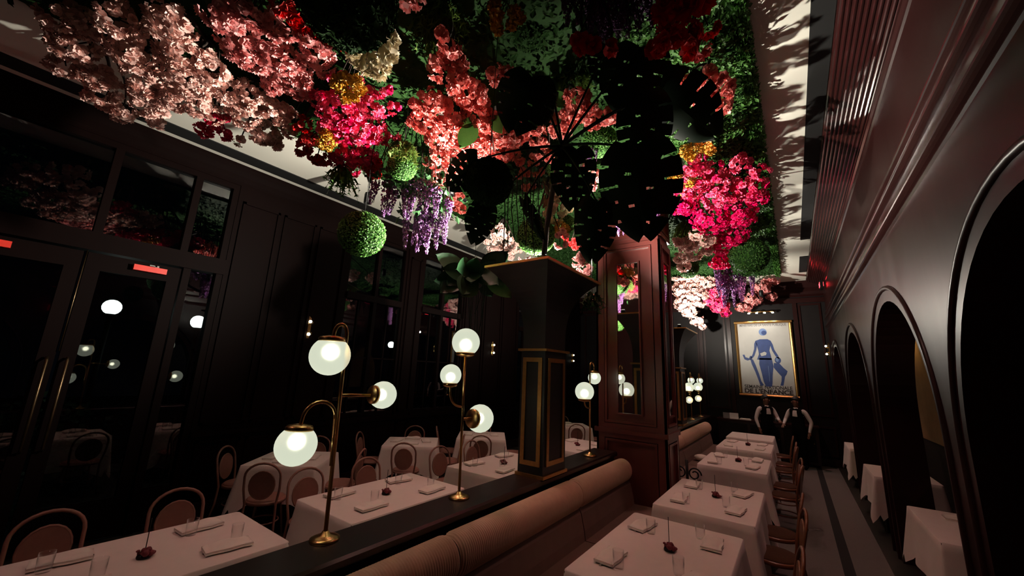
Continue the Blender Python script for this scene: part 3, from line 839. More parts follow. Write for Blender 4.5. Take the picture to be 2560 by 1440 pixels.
def cloth_mesh(wx, wy, hang, flare, seed):
    rg = random.Random(seed)
    hx, hy = wx / 2 + .006, wy / 2 + .006
    z = .772
    # perimeter
    per = []
    r = .03
    def corner(cx, cy, a0):
        for k in range(7):
            a = a0 + (pi / 2) * k / 6
            per.append((cx + r * cos(a), cy + r * sin(a), Vector((cos(a), sin(a))), 1 - abs(k - 3) / 3.0))
    def side(p, q, nrm, n):
        for k in range(1, n):
            s = k / n
            d = min(s, 1 - s)
            per.append((p[0] + (q[0] - p[0]) * s, p[1] + (q[1] - p[1]) * s, nrm, -d))
    nx, ny = max(8, int(wx / .05)), max(8, int(wy / .05))
    corner(hx - r, -hy + r, -pi / 2); side((hx, -hy + r), (hx, hy - r), Vector((1, 0)), ny)
    corner(hx - r, hy - r, 0); side((hx - r, hy), (-hx + r, hy), Vector((0, 1)), nx)
    corner(-hx + r, hy - r, pi / 2); side((-hx, hy - r), (-hx, -hy + r), Vector((-1, 0)), ny)
    corner(-hx + r, -hy + r, pi); side((-hx + r, -hy), (hx - r, -hy), Vector((0, -1)), nx)
    N = len(per)
    ph = [rg.uniform(0, 6.28) for _ in range(4)]
    rows = 9
    v = [(p[0] * .985, p[1] * .985, z + .004) for p in per]
    for j in range(rows):
        s = j / (rows - 1)
        for i, (x, y, nr, cq) in enumerate(per):
            cw = max(0.0, cq) if cq > 0 else max(0, 1 - (-cq) * (wy if abs(nr.x) > .5 else wx) / .30) * .35 if cq > -.3 else 0
            h = hang * (1 + .42 * (max(0, cq) if cq > 0 else max(0, 1 + cq * 5) * .75))
            wave = .016 * s * sin(i * .55 + ph[0]) + .010 * s * sin(i * .23 + ph[1])
            o = flare * s * (1 + 1.6 * cw) + wave
            v.append((x + nr.x * o, y + nr.y * o, z - h * s - (.004 if j else 0)))
    f = [tuple(range(N))]
    for j in range(rows):
        for i in range(N): f.append((j * N + i, (j + 1) * N + i, (j + 1) * N + (i + 1) % N, j * N + (i + 1) % N))
    me = rawmesh('tablecloth', v, f, 'cloth', True)
    me.polygons[0].use_smooth = False
    return me
def table(x, y, wx, wy, rot, desc, seed, hang=.46):
    t = thing('dining_table', 'wooden dining table under the cloth, %s' % desc, 'table', (x, y, 0), rot, 'cloth-covered dining tables')
    MB().box(-wx / 2, wx / 2, -wy / 2, wy / 2, .735, .765).build('table_top', 'dark_wood', t)
    for sx in (-1, 1):
        for sy in (-1, 1):
            MB().tube([(sx * (wx / 2 - .08), sy * (wy / 2 - .08), 0), (sx * (wx / 2 - .07), sy * (wy / 2 - .07), .735)], [.02, .028], 8).build('leg', 'dark_wood', t)
    c = link('tablecloth', cloth_mesh(wx, wy, hang, .05, seed))
    c.location = (x, y, 0); c.rotation_euler = (0, 0, rot)
    tag(c, 'white tablecloth hanging over %s' % desc, 'tablecloth', 'white tablecloths')

# --- tableware
def napkin_mesh(seed):
    rg = random.Random(seed)
    L_, W, H = .14, .074, .042
    v, f = [], []
    nx, ny = 9, 6
    def surf(top):
        o = len(v)
        for i in range(nx + 1):
            for j in range(ny + 1):
                a, b_ = -1 + 2 * i / nx, -1 + 2 * j / ny
                e = (1 - abs(b_) ** 4) * (1 - abs(a) ** 10)
                z = (H * (.45 + .55 * e) + .006 * sin(a * 4 + seed) * e) if top else .0
                v.append((b_ * W * (1 + .06 * sin(a * 5 + seed)), a * L_, z))
        return o
    o1 = surf(True); o2 = surf(False)
    for i in range(nx):
        for j in range(ny):
            q = (i * (ny + 1) + j, (i + 1) * (ny + 1) + j, (i + 1) * (ny + 1) + j + 1, i * (ny + 1) + j + 1)
            f.append(tuple(o1 + k for k in q)); f.append(tuple(o2 + k for k in reversed(q)))
    def edge(idx):
        for p, q in zip(idx[:-1], idx[1:]): f.append((o1 + p, o1 + q, o2 + q, o2 + p))
    edge([i * (ny + 1) for i in range(nx + 1)]); edge([i * (ny + 1) + ny for i in range(nx, -1, -1)])
    edge([j for j in range(ny, -1, -1)]); edge([nx * (ny + 1) + j for j in range(ny + 1)])
    return rawmesh('napkin', v, f, 'napkin', True)
NAP = [napkin_mesh(k) for k in range(3)]
def knife_tpl():
    t = thing('table_knife', 'x', 'knife')
    MB().prism([(-.008, -.115), (.008, -.115), (.009, -.02), (.006, 0), (-.006, 0), (-.009, -.02)], .001, .008, 'XY').build('handle', 'steel', t)
    MB().prism([(-.006, 0), (.006, 0), (.011, .03), (.011, .09), (.002, .12), (-.006, .10)], .003, .0055, 'XY').build('blade', 'steel', t)
    return t
def fork_tpl():
    t = thing('table_fork', 'x', 'fork')
    MB().prism([(-.009, -.11), (.009, -.11), (.004, -.01), (.004, .03), (-.004, .03), (-.004, -.01)], .001, .005, 'XY').build('handle', 'steel', t)
    MB().prism([(-.004, .03), (.004, .03), (.013, .045), (.013, .06), (-.013, .06), (-.013, .045)], .002, .006, 'XY').build('neck', 'steel', t)
    for k in range(4):
        xx = -.0115 + k * .0077
        MB().box(xx - .0018, xx + .0018, .06, .10, .003, .006).build('tine', 'steel', t)
    return t
KN, FK = knife_tpl(), fork_tpl()
TPL_USED = set()
def take(tpl, x, y, z, rot, label, cat, grp):
    if tpl.name in TPL_USED: o = copy_tree(tpl)
    else: o = tpl; TPL_USED.add(tpl.name)
    o.location = (x, y, z); o.rotation_euler = (0, 0, rot)
    return tag(o, label, cat, grp)
GLASS = MB().lathe([(0, .004), (.033, .004), (.036, .012), (.039, .115), (.0375, .115), (.0345, .014), (.030, .012), (0, .012)], 22).mesh('tumbler', 'tumbler')
def bud_mesh():
    rg = random.Random(3); v, f = [], []
    m = MB()
    for k in range(16):
        a = rg.uniform(0, 6.28); r = rg.uniform(.005, .045); z = rg.uniform(.015, .05)
        m.sphere((r * cos(a), r * sin(a), z), rg.uniform(.014, .024), 7, 5, (1, rg.uniform(.5, 1), rg.uniform(.5, .9)))
    return m.mesh('petals', 'maroon_petal')
BUD = bud_mesh(); STICK = MB().tube([(0, 0, .03), (0, 0, .24)], .0028, 6).mesh('stem_wire', 'iron')
BUDBASE = MB().lathe([(0, 0), (.038, 0), (.042, .008), (.038, .022), (0, .022)], 14).mesh('dish', 'iron')
TZ = .7765
def centrepiece(x, y, desc):
    t = thing('flower_centrepiece', 'dark red flower centrepiece with upright wire on %s' % desc, 'centrepiece', (x, y, TZ), RND.uniform(0, 3), 'dark red table centrepieces')
    for nm, me in (('dish', BUDBASE), ('petals', BUD), ('stem_wire', STICK)): link(nm, me, t)
def setting(x, y, ang, desc, seat, full=True, glass=True):
    """place setting centred at (x,y); ang: direction the diner faces (towards table centre)"""
    dx, dy = cos(ang), sin(ang)
    px_, py_ = -dy, dx
    j = RND.uniform
    n = link('napkin', NAP[RND.randrange(3)])
    n.location = (x + j(-.01, .01), y + j(-.01, .01), TZ + .0095 if full else TZ + .001); n.rotation_euler = (0, 0, ang - pi / 2 + j(-.25, .25) + (pi / 2))
    tag(n, 'folded white napkin at the %s of %s' % (seat, desc), 'napkin', 'folded napkins')
    if full:
        take(KN, x - px_ * .035 + dx * 0 - dx * .02, y - py_ * .035 - dy * .02, TZ, ang - pi / 2 + pi / 2 + j(-.1, .1), 'knife at the %s of %s' % (seat, desc), 'knife', 'table knives')
        take(FK, x + px_ * .03 + dx * .02, y + py_ * .03 + dy * .02, TZ, ang + pi / 2 + pi / 2 + j(-.1, .1) - pi / 2 * 0, 'fork at the %s of %s' % (seat, desc), 'fork', 'table forks')
    if glass:
        g = link('water_glass', GLASS); g.location = (x + dx * .10 - px_ * .09, y + dy * .10 - py_ * .09, TZ)
        tag(g, 'clear water glass by the napkin at the %s of %s' % (seat, desc), 'glass', 'water glasses')

# --- right row (between banquette and aisle)
RT = [(-.94, 3.45, 1.50, 'the nearest table beside the aisle'), (-.88, 5.30, 1.40, 'the second table beside the aisle'),
      (-.91, 7.82, 1.32, 'the third table beside the aisle'), (-.94, 9.92, 1.32, 'the fourth table beside the aisle'), (-.98, 11.65, 1.2, 'the farthest table beside the aisle')]
for k, (x, y, ly, d) in enumerate(RT):
    table(x, y, .93, ly, 0, d, 20 + k, .48)
    if k < 4: centrepiece(x + .03, y + .06, d)
    for sx, sn in ((-1, 'banquette-side'), (1, 'aisle-side')):
        for sy, yn in ((-1, 'near'), (1, 'far')):
            if k == 4: continue
            setting(x + sx * .28, y + sy * ly * .26, 0 if sx < 0 else pi, d, '%s %s seat' % (yn, sn), full=k < 3, glass=k < 3)
    if k < 5:
        for sy, yn in ((-1, 'near'), (1, 'far')):
            if k == 4 and sy > 0: continue
            chair('r', x + .60 + RND.uniform(-.03, .03), y + sy * ly * .25, pi + RND.uniform(-.12, .12), 'amber bentwood chair at the %s aisle seat of %s' % (yn, d), 'amber bentwood chairs along the aisle')
# folded white cloth pile on last table
# --- left row behind the partition
LT = [(-3.66, 1.00, 1.40, 'the left front table behind the partition'), (-3.62, 2.90, 1.42, 'the table behind the two nearest lamps'),
      (-3.55, 4.90, 1.42, 'the table left of the planter pillar'), (-3.45, 7.1, 1.3, 'the table seen between pillar and column')]
for k, (x, y, ly, d) in enumerate(LT):
    table(x, y, .93, ly, 0, d, 40 + k, .46)
    centrepiece(x + .02, y - .03, d)
    for sx, sn in ((-1, 'window-side'), (1, 'partition-side')):
        for sy, yn in ((-1, 'near'), (1, 'far')):
            setting(x + sx * .27, y + sy * ly * .26, 0 if sx < 0 else pi, d, '%s %s seat' % (yn, sn), full=k < 3, glass=k < 3)
    for sy, yn in ((-1, 'near'), (1, 'far')):
        chair('l', x - .72, y + sy * ly * .27, RND.uniform(-.12, .12), 'pinkish bentwood chair at the %s window-side seat of %s' % (yn, d), 'bentwood chairs left of the partition')
# --- square tables set corner-on by the windows
WT = [(-5.80, 2.98, .92, radians(42), 'the corner-on table nearest the doors'), (-5.72, 5.02, .9, radians(44), 'the corner-on table by the first window'),
      (-5.35, 6.55, .95, radians(38), 'the corner-on table by the second window'), (-4.9, 9.6, .95, radians(40), 'the farthest corner-on table')]
for k, (x, y, w, r, d) in enumerate(WT):
    table(x, y, w, w, r, d, 60 + k, .42)
    for q, nm in ((0, 'aisle'), (1, 'far'), (2, 'window'), (3, 'door')):
        a = r + q * pi / 2
        sx, sy = x + cos(a) * .66, y + sin(a) * .66
        if sx < XL + .36: sx = XL + .36
        chair('l', sx, sy, a + pi + RND.uniform(-.15, .15), 'pinkish bentwood chair on the %s side of %s' % (nm, d), 'bentwood chairs around the window tables')
        setting(x + cos(a) * .26, y + sin(a) * .26, a + pi, d, '%s-side seat' % nm, full=False, glass=False)
# --- small tables in the arches
AT = [(1.30, 6.02, 'the table standing in the second arch'), (1.23, 8.95, 'the table standing in the third arch'), (1.22, 12.1, 'the table standing in the farthest arch')]
for k, (x, y, d) in enumerate(AT):
    table(x, y, .72, 1.3 if k == 0 else 1.15, 0, d, 80 + k, .45)
    if k == 0: centrepiece(x - .08, y - .25, d)
    setting(x + .0, y + .3, pi / 2, d, 'far seat', full=False, glass=k == 0)

# iron scroll stand beside the third table
t = thing('iron_scroll_stand', 'black wrought iron scroll stand at the banquette end of the third table', 'stand', (-1.52, 7.1, 0))
MB().tube([(0, 0, 0), (0, 0, .82)], .022, 8).build('post', 'iron', t)
def scroll(cx, cz, r, turns, s):
    return [(0 + s * (cx + r * (1 - .65 * k / 28) * cos(turns * 2 * pi * k / 28)), 0, cz + r * (1 - .65 * k / 28) * sin(turns * 2 * pi * k / 28)) for k in range(29)]
for s in (-1, 1):
    for cz in (.30, .62):
        MB().tube(scroll(.11, cz, .10, 1.4, s), .011, 6).build('scroll', 'iron', t)
    MB().tube([(0, 0, .02), (s * .18, 0, .02)], .015, 6).build('foot', 'iron', t)

# ================================================================= FAR END
pz0, pz1, px0, px1 = 1.67, 3.90, -1.36, .10
t = thing('framed_poster', 'large gilt-framed poster of a blue figure with two children', 'poster', ((px0 + px1) / 2, Y1 - .04, pz0))
hw_ = (px1 - px0) / 2; ph_ = pz1 - pz0; q = .085
for bx in ((-hw_, hw_, ph_ - q, ph_), (-hw_, hw_, 0, q)):
    MB().prism([(0.02, bx[2]), (-.05, bx[2] + .015), (-.06, (bx[2] + bx[3]) / 2), (-.045, bx[3] - .015), (.02, bx[3])], bx[0], bx[1], 'YZ').build('frame_rail', 'gilt', t)
for xa in (-hw_, hw_ - q):
    MB().prism([(xa, .02), (xa + .015, -.05), (xa + q / 2, -.06), (xa + q - .015, -.045), (xa + q, .02)], q, ph_ - q, 'XY').build('frame_stile', 'gilt', t)
MB().box(-hw_ + q, hw_ - q, -.012, .02, q, ph_ - q).build('sheet', 'poster_paper', t)
def sx_(u): return (u - .5) * (px1 - px0)
def sz_(w): return (1 - w) * ph_
def ink(name, m, pts, d=.0135):
    poly = [(sx_(u), sz_(w)) for u, w in pts]
    MB().prism(poly, -d - .001, -.0115, 'XZ').build(name, m, t)
def blob(cu, cw, ru, rw, n=18, a0=0): return [(cu + ru * cos(2 * pi * k / n + a0), cw + rw * sin(2 * pi * k / n + a0)) for k in range(n)]
ink('figure_head', 'ink_blue_light', blob(.50, .155, .070, .048))
ink('figure_head_shade', 'ink_blue', blob(.52, .165, .045, .030), .0145)
ink('figure_torso', 'ink_blue', [(.36, .27), (.44, .25), (.57, .25), (.62, .27), (.61, .33), (.585, .40), (.60, .46), (.61, .52), (.36, .52), (.40, .45), (.395, .40), (.375, .33)])
ink('figure_arm', 'ink_blue', [(.36, .27), (.385, .32), (.36, .40), (.32, .47), (.27, .515), (.25, .50), (.29, .45), (.325, .38), (.335, .31)])
ink('figure_arm', 'ink_blue', [(.62, .27), (.65, .32), (.67, .39), (.72, .46), (.74, .50), (.715, .515), (.67, .46), (.63, .40), (.605, .33)])
ink('figure_skirt', 'ink_blue', [(.40, .50), (.61, .50), (.63, .60), (.60, .72), (.585, .82), (.57, .865), (.47, .865), (.44, .80), (.42, .70), (.39, .58)])
ink('skirt_fold', 'ink_blue_light', [(.535, .60), (.542, .60), (.548, .70), (.545, .80), (.538, .80), (.54, .70)], .0145)
ink('figure_sash', 'poster_paper', [(.42, .44), (.50, .415), (.535, .43), (.52, .46), (.44, .475)], .0145)
ink('child_arm', 'ink_blue', [(.11, .46), (.145, .455), (.16, .49), (.22, .505), (.245, .47), (.275, .48), (.26, .52), (.19, .535), (.14, .52)])
ink('child_body', 'ink_blue', [(.24, .51), (.29, .52), (.33, .60), (.37, .70), (.40, .80), (.44, .85), (.38, .86), (.35, .78), (.31, .68), (.26, .58)])
ink('child_head', 'ink_blue', blob(.71, .525, .052, .042))
ink('child_face', 'ink_blue_light', blob(.70, .52, .025, .025), .0145)
ink('child_body', 'ink_blue', [(.64, .56), (.73, .565), (.79, .62), (.85, .66), (.83, .70), (.80, .73), (.78, .79), (.76, .845), (.71, .845), (.735, .79), (.745, .73), (.69, .68), (.63, .62)])
def text_part(body, size, cu, cw, m, parent, wide=None):
    c = bpy.data.curves.new('lettering', 'FONT'); c.body = body; c.size = size; c.align_x = 'CENTER'; c.align_y = 'CENTER'; c.extrude = .0008; c.offset = .006 if size > .15 else .003 if size > .12 else .002
    ob = bpy.data.objects.new('tmp', c); COL.objects.link(ob); bpy.context.view_layer.update()
    me = bpy.data.meshes.new_from_object(ob.evaluated_get(bpy.context.evaluated_depsgraph_get()))
    bpy.data.objects.remove(ob)
    w = max(v.co.x for v in me.vertices) - min(v.co.x for v in me.vertices)
    me.materials.clear(); me.materials.append(MATS[m])
    o = link('lettering', me, parent); o.location = (sx_(cu), -.0135, sz_(cw)); o.rotation_euler = (pi / 2, 0, 0)
    s = (wide / w) if wide else 1
    o.scale = (s, 1, 1)
    return o
text_part('MINISTERE DE LA SANTE PUBLIQUE', .10, .5, .062, 'ink_grey', t, 1.18)
text_part('SEMAINE NATIONALE', .135, .50, .876, 'ink_black', t, 1.16)
text_part("DE L'ENFANCE", .165, .50, .932, 'ink_black', t, 1.18)
pl = thing('picture_light', 'slim brass picture light with four bulbs above the poster', 'light', ((px0 + px1) / 2, Y1 - .02, 4.06))
MB().tube([(-.36, -.22, .08), (.36, -.22, .08)], .022, 10).build('bar', 'brass', pl)
MB().tube([(0, 0, .06), (0, -.12, .14), (0, -.22, .1)], .012, 8).build('bracket', 'brass', pl)
for k in range(4):
    xx = -.30 + k * .2
    MB().lathe([(0, .062), (.028, .058), (.03, .03), (0, .03)], 12, (xx, -.22, 0)).build('bulb', 'led', pl)
    spot('picture_beam', ((px0 + px1) / 2 + xx, Y1 - .24, 4.08), ((px0 + px1) / 2 + xx * .9, Y1 + .12, 2.4), PICTURE_W, radians(110), .7, parent=pl)

# service counter
t = thing('service_counter', 'dark wooden service counter under the poster', 'counter', (-1.05, 13.40, 0))
MB().box(-.85, 1.45, -.26, .30, .08, .98).build('body', 'dark_wood', t)
MB().box(-.88, 1.48, -.30, .33, .98, 1.02).build('counter_top', 'lacquer', t)
MB().box(-.8, 1.4, -.20, .3, 0, .08).build('plinth', 'dark_panel', t)
for k in range(3):
    d = MB().box(-.80 + k * .75, -.12 + k * .75, -.275, -.26, .14, .92).build('door', 'dark_panel', t)
    MB().sphere((-.16 + k * .75, -.285, .6), .014, 8, 6).build('knob', 'brass', d)
o = MB().box(-.11, .11, -.012, .012, 0, .16).prism([(-.1, -.05), (.1, -.05), (.1, .05), (-.1, .05)], 0, .012, 'XY').build('card_stand', 'paper_white')
o.location = (-1.50, 13.32, 1.021); o.rotation_euler = (0, 0, .1); tag(o, 'white card standing on the service counter', 'card')
o = MB().box(-.09, .09, -.01, .01, 0, .15).prism([(-.08, -.06), (.08, -.06), (.08, .05), (-.08, .05)], 0, .01, 'XY').build('screen_tablet', 'ink_grey')
o.location = (-1.70, 13.40, 1.021); tag(o, 'small grey tablet beside the white card', 'tablet')
for k in range(3):
    o = MB().lathe([(0, 0), (.03, 0), (.034, .006), (.04, .12), (.038, .12), (.03, .012), (0, .012)], 14).build('counter_glass', 'tumbler')
    o.location = (-.50 + k * .10, 13.36 + .04 * (k % 2), 1.021); tag(o, '%s drinking glass on the counter between the two waiters' % ('leftmost', 'middle', 'rightmost')[k], 'glass', 'glasses on the counter')
o = MB().prism([(-.14, -.09), (.14, -.09), (.14, .09), (-.14, .09)], 0, .02, 'XY').prism([(-.12, -.08), (.12, -.08), (.11, .08), (-.12, .08)], .021, .035, 'XY').build('folded_linen', 'napkin')
o.location = (-1.22, 13.32, 1.021); tag(o, 'small pile of folded white linen on the counter', 'linen')
# coat-like cloth on the far banquette
o = MB()
o.sphere((0, 0, .06), .12, 14, 9, (1.2, 1.0, .55)).sphere((.1, .08, .05), .09, 12, 8, (1, 1.3, .5))
o = o.build('rumpled_cloth', 'napkin'); o.location = (-1.68, 9.2, .465); tag(o, 'rumpled white cloth lying on the far banquette seat', 'cloth')

# ================================================================= WAITERS
def waiter(loc, rot, arms, headturn, label):
    """skin-modifier figure. arms: dict of left/right elbow+hand offsets in local coords (x right of person, y forward)"""
    J = {}
    V = []; E = []; R_ = []
    def add(n, p, r, par=None):
        J[n] = len(V); V.append(p); R_.append(r)
        if par: E.append((J[par], J[n]))
    add('pelvis', (0, 0, .95), (.155, .115))
    add('waist', (0, .005, 1.08), (.150, .110), 'pelvis'); add('chest', (0, .01, 1.26), (.165, .120), 'waist'); add('upper', (0, 0, 1.40), (.150, .095), 'chest')
    add('neck', (0, .005, 1.485), (.052, .055), 'upper'); add('head0', (0, .02, 1.55), (.060, .070), 'neck'); add('head1', (0, .03, 1.62), (.074, .090), 'head0'); add('head2', (0, .022, 1.69), (.068, .082), 'head1')
    for s, nm in ((-1, 'L'), (1, 'R')):
        add('sh' + nm, (s * .185, 0, 1.395), (.062, .060), 'upper')
        el, ha = arms[nm]
        add('el' + nm, el, (.046, .046), 'sh' + nm)
        m = tuple(el[i] * .35 + ha[i] * .65 for i in range(3))
        add('fo' + nm, m, (.036, .036), 'el' + nm)
        add('wr' + nm, ha, (.027, .024), 'fo' + nm)
        d = (Vector(ha) - Vector(el)).normalized()
        pm = Vector(ha) + d * .06
        add('pa' + nm, tuple(pm), (.036, .018), 'wr' + nm)
        side = d.cross(Vector((0, 0, 1)))
        side = side.normalized() if side.length > .1 else Vector((0, 1, 0))
        for k, (o_, ln) in enumerate(((-.027, .062), (-.009, .072), (.009, .068), (.027, .052))):
            a = pm + side * o_ + d * .02
            add('f%d%s' % (k, nm), tuple(a + d * ln * .5), (.0085, .0085), 'pa' + nm)
            add('g%d%s' % (k, nm), tuple(a + d * ln * .9 + Vector((0, 0, -.012))), (.007, .007), 'f%d%s' % (k, nm))
        add('t0' + nm, tuple(Vector(ha) + d * .03 - side * .04), (.010, .010), 'wr' + nm)
        add('t1' + nm, tuple(Vector(ha) + d * .065 - side * .05), (.008, .008), 't0' + nm)
        add('hip' + nm, (s * .095, 0, .88), (.095, .098), 'pelvis'); add('kn' + nm, (s * .10, .015, .48), (.062, .065), 'hip' + nm)
        add('an' + nm, (s * .105, -.01, .09), (.042, .045), 'kn' + nm); add('to' + nm, (s * .115, .13, .035), (.040, .030), 'an' + nm)
    me = bpy.data.meshes.new('tmp'); me.from_pydata(V, E, []); 
    ob = bpy.data.objects.new('tmp', me); COL.objects.link(ob)
    md = ob.modifiers.new('s', 'SKIN'); md.use_smooth_shade = True
    sv = me.skin_vertices[0].data
    for i, r in enumerate(R_): sv[i].radius = r
    sv[0].use_root = True
    sb = ob.modifiers.new('d', 'SUBSURF'); sb.levels = 2; sb.render_levels = 2
    bpy.context.view_layer.update()
    out = bpy.data.meshes.new_from_object(ob.evaluated_get(bpy.context.evaluated_depsgraph_get()))
    bpy.data.objects.remove(ob)
    out.materials.clear()
    for m in ('vest', 'shirt', 'skin'): out.materials.append(MATS[m])
    segs = []
    for a, b_ in E: segs.append((Vector(V[a]), Vector(V[b_]), a, b_))
    inv = {v: k for k, v in J.items()}
    for p in out.polygons:
        c = p.center
        best = None
        for a, b_, ia, ib in segs:
            ab = b_ - a; s = max(0, min(1, (c - a).dot(ab) / max(1e-9, ab.length_squared)))
            d = (c - (a + ab * s)).length - .5 * (R_[ia][0] * (1 - s) + R_[ib][0] * s)
            if best is None or d < best[0]: best = (d, inv[ib], s)
        n, s = best[1], best[2]
        if n[:2] in ('fo',) or n.startswith('el') or (n.startswith('wr') and s < .8): mi = 1
        elif n.startswith('sh'): mi = 1 if abs(c.x) > .15 else 0
        elif n[:2] in ('pa', 'f0', 'f1', 'f2', 'f3', 'g0', 'g1', 'g2', 'g3', 't0', 't1', 'wr'): mi = 2
        elif n.startswith('head'): mi = 2
        elif n == 'neck': mi = 1 if c.z < 1.485 else 2
        elif n in ('chest', 'upper') and c.y > .05 and abs(c.x) < .022 + max(0, (c.z - 1.22)) * .32 and c.z > 1.22: mi = 1
        else: mi = 0
        p.material_index = mi
    root = thing('person', label, 'person', loc, rot)
    link('body', out, root)
    # hair, face and bow tie follow the turned head
    hp = Vector((0, .025, 1.63))
    def headpart(nm, mb, m):
        qz = Quaternion((0, 0, 1), headturn)
        mb.v = [tuple(hp + qz @ (Vector(p) - hp)) for p in mb.v]
        return mb.build(nm, m, root)
    hair = MB()
    tmp = MB().sphere((0, .008, 1.672), .105, 18, 12, (.82, 1.0, .92))
    keep = [f_ for f_ in tmp.f if sum(tmp.v[i][2] for i in f_) / len(f_) > 1.655 + (.035 if sum(tmp.v[i][1] for i in f_) / len(f_) > .05 else -.03)]
    hair.add(tmp.v, keep, True); headpart('hair', hair, 'hair')
    headpart('nose', MB().sphere((0, .122, 1.615), .016, 8, 6, (.8, 1.1, 1.4)), 'skin')
    for s in (-1, 1):
        headpart('ear', MB().sphere((s * .078, .02, 1.62), .020, 8, 6, (.5, .9, 1.5)), 'skin')
        headpart('eye', MB().sphere((s * .03, .107, 1.642), .010, 8, 6, (1.3, .6, .7)), 'hair')
    headpart('mouth', MB().sphere((0, .108, 1.575), .020, 8, 6, (1.2, .5, .3)), 'maroon_petal')
    bt = MB()
    for s in (-1, 1): bt.prism([(s * .005, 1.445 - .012), (s * .05, 1.445 - .028), (s * .05, 1.445 + .028), (s * .005, 1.445 + .012)], .085, .105, 'XZ')
    bt.sphere((0, .095, 1.445), .013, 8, 6); bt.build('bow_tie', 'vest', root)
waiter((-.68, 12.82, 0), radians(215), {'R': ((.27, -.03, 1.13), (.25, .06, .90)), 'L': ((-.26, .06, 1.16), (-.16, .27, 1.12))}, radians(28), 'person in white shirt and black waistcoat, the left of the two, turned to the other')
waiter((.0, 12.76, 0), radians(150), {'R': ((.26, .08, 1.16), (.20, .28, 1.05)), 'L': ((-.29, -.04, 1.14), (-.27, .06, .90))}, radians(-25), 'person in white shirt and black waistcoat standing nearest the aisle carpet')

# ================================================================= HANGING GARDEN
GX0, GX1, GY0, GY1 = -5.0, -.06, -2.6, 12.3
gm = thing('boxwood_ceiling_mat', 'dark green artificial boxwood mat covering the middle of the ceiling', 'greenery', ((GX0 + GX1) / 2, (GY0 + GY1) / 2, ZC))
gcx, gcy = (GX0 + GX1) / 2, (GY0 + GY1) / 2
m = MB(); m.box(GX0 - gcx, CX0 - gcx - .02, GY0 - gcy, GY1 - gcy, -.05, -.002); m.box(CX1 - gcx + .02, GX1 - gcx, GY0 - gcy, GY1 - gcy, -.05, -.002)
m.box(CX0 - gcx - .02, CX1 - gcx + .02, GY0 - gcy, CY0 - gcy - .02, -.05, -.002).box(CX0 - gcx - .02, CX1 - gcx + .02, CY1 - gcy + .02, GY1 - gcy, -.05, -.002)
m.build('backing', 'leaf_mat', gm)
def mat_pos(rg):
    x, y = rg.uniform(GX0, GX1), rg.uniform(GY0, GY1)
    return (x - gcx, y - gcy, -.05 - rg.uniform(0, .05)), (rg.uniform(-.3, .3), rg.uniform(-.3, .3), -1)
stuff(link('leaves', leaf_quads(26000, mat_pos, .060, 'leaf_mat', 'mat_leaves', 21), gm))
def edge_pos(rg):
    y = rg.uniform(GY0, GY1); z = -rg.uniform(0.0, .11)
    return (GX1 - gcx - rg.uniform(-.02, .10) - .10 * (-z), y - gcy, z), (1, rg.uniform(-.4, .4), -.5)
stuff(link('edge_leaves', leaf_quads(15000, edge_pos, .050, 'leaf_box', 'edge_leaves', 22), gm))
def patch_pos(rg):
    x, y = rg.uniform(-1.0, GX1), rg.uniform(2.6, 8.6)
    return (x - gcx, y - gcy, -.06 - rg.uniform(0, .13) * (.6 + .4 * sin(x * 9) * sin(y * 7))), (rg.uniform(-.3, .3), rg.uniform(-.3, .3), -1)
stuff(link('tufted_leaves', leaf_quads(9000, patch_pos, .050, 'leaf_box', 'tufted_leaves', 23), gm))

# ---- blossom meshes
def petal(v, f, ang, tilt, L_, W, cup, z0, rg):
    o = len(v)
    ca, sa = cos(ang), sin(ang)
    for i, s in enumerate((.08, .55, 1.0)):
        for j, u in enumerate((-1, 0, 1)):
            w = W * (.35, 1.0, .72)[i] * u
            r = L_ * s * cos(tilt) * (1 - .10 * (abs(u) if i == 2 else 0))
            z = L_ * s * sin(tilt) + cup * (u * u) * .5 * (.3, 1, .8)[i] - (cup * .9 if i == 2 else 0) * (1 - abs(u)) + rg.uniform(-.08, .08) * L_ * (i > 0)
            x, y = r, w
            v.append((x * ca - y * sa, x * sa + y * ca, z + z0))
    for i in range(2):
        for j in range(2): f.append((o + i * 3 + j, o + (i + 1) * 3 + j, o + (i + 1) * 3 + j + 1, o + i * 3 + j + 1))
def blossom_mesh(name, m, seed, layers):
    rg = random.Random(seed); v, f = [], []
    for n, tilt, L_, W, cup, z0 in layers:
        a0 = rg.uniform(0, 6.28)
        for k in range(n): petal(v, f, a0 + 2 * pi * k / n + rg.uniform(-.2, .2), tilt + rg.uniform(-.2, .2), L_ * rg.uniform(.85, 1.12), W * rg.uniform(.85, 1.1), cup, z0, rg)
    return rawmesh(name, v, f, m, True)
CHERRY = ((5, .05, 1.0, .48, .18, 0), (5, .55, .85, .42, .2, .02), (4, 1.05, .62, .34, .15, .06))
ROSE = ((5, .15, 1.0, .62, .3, 0), (5, .65, .85, .55, .3, .03), (5, 1.1, .75, .45, .25, .05), (3, 1.4, .6, .32, .15, .1))
SMALL = ((5, .25, 1.0, .55, .25, 0), (4, .95, .7, .42, .2, .05))
BL = {}
for k_, m_, ly in (('pale', 'petal_pale', CHERRY), ('blush', 'petal_blush', CHERRY), ('coral', 'petal_coral', CHERRY), ('hot', 'petal_hot', SMALL), ('rosy', 'petal_rosy', SMALL), ('red', 'petal_red', ROSE), ('white', 'petal_white', SMALL), ('cream', 'petal_cream', ROSE)):
    BL[k_] = [blossom_mesh('blossom_' + k_, m_, 100 + i, ly) for i in range(3)]
BCOUNT = [0]
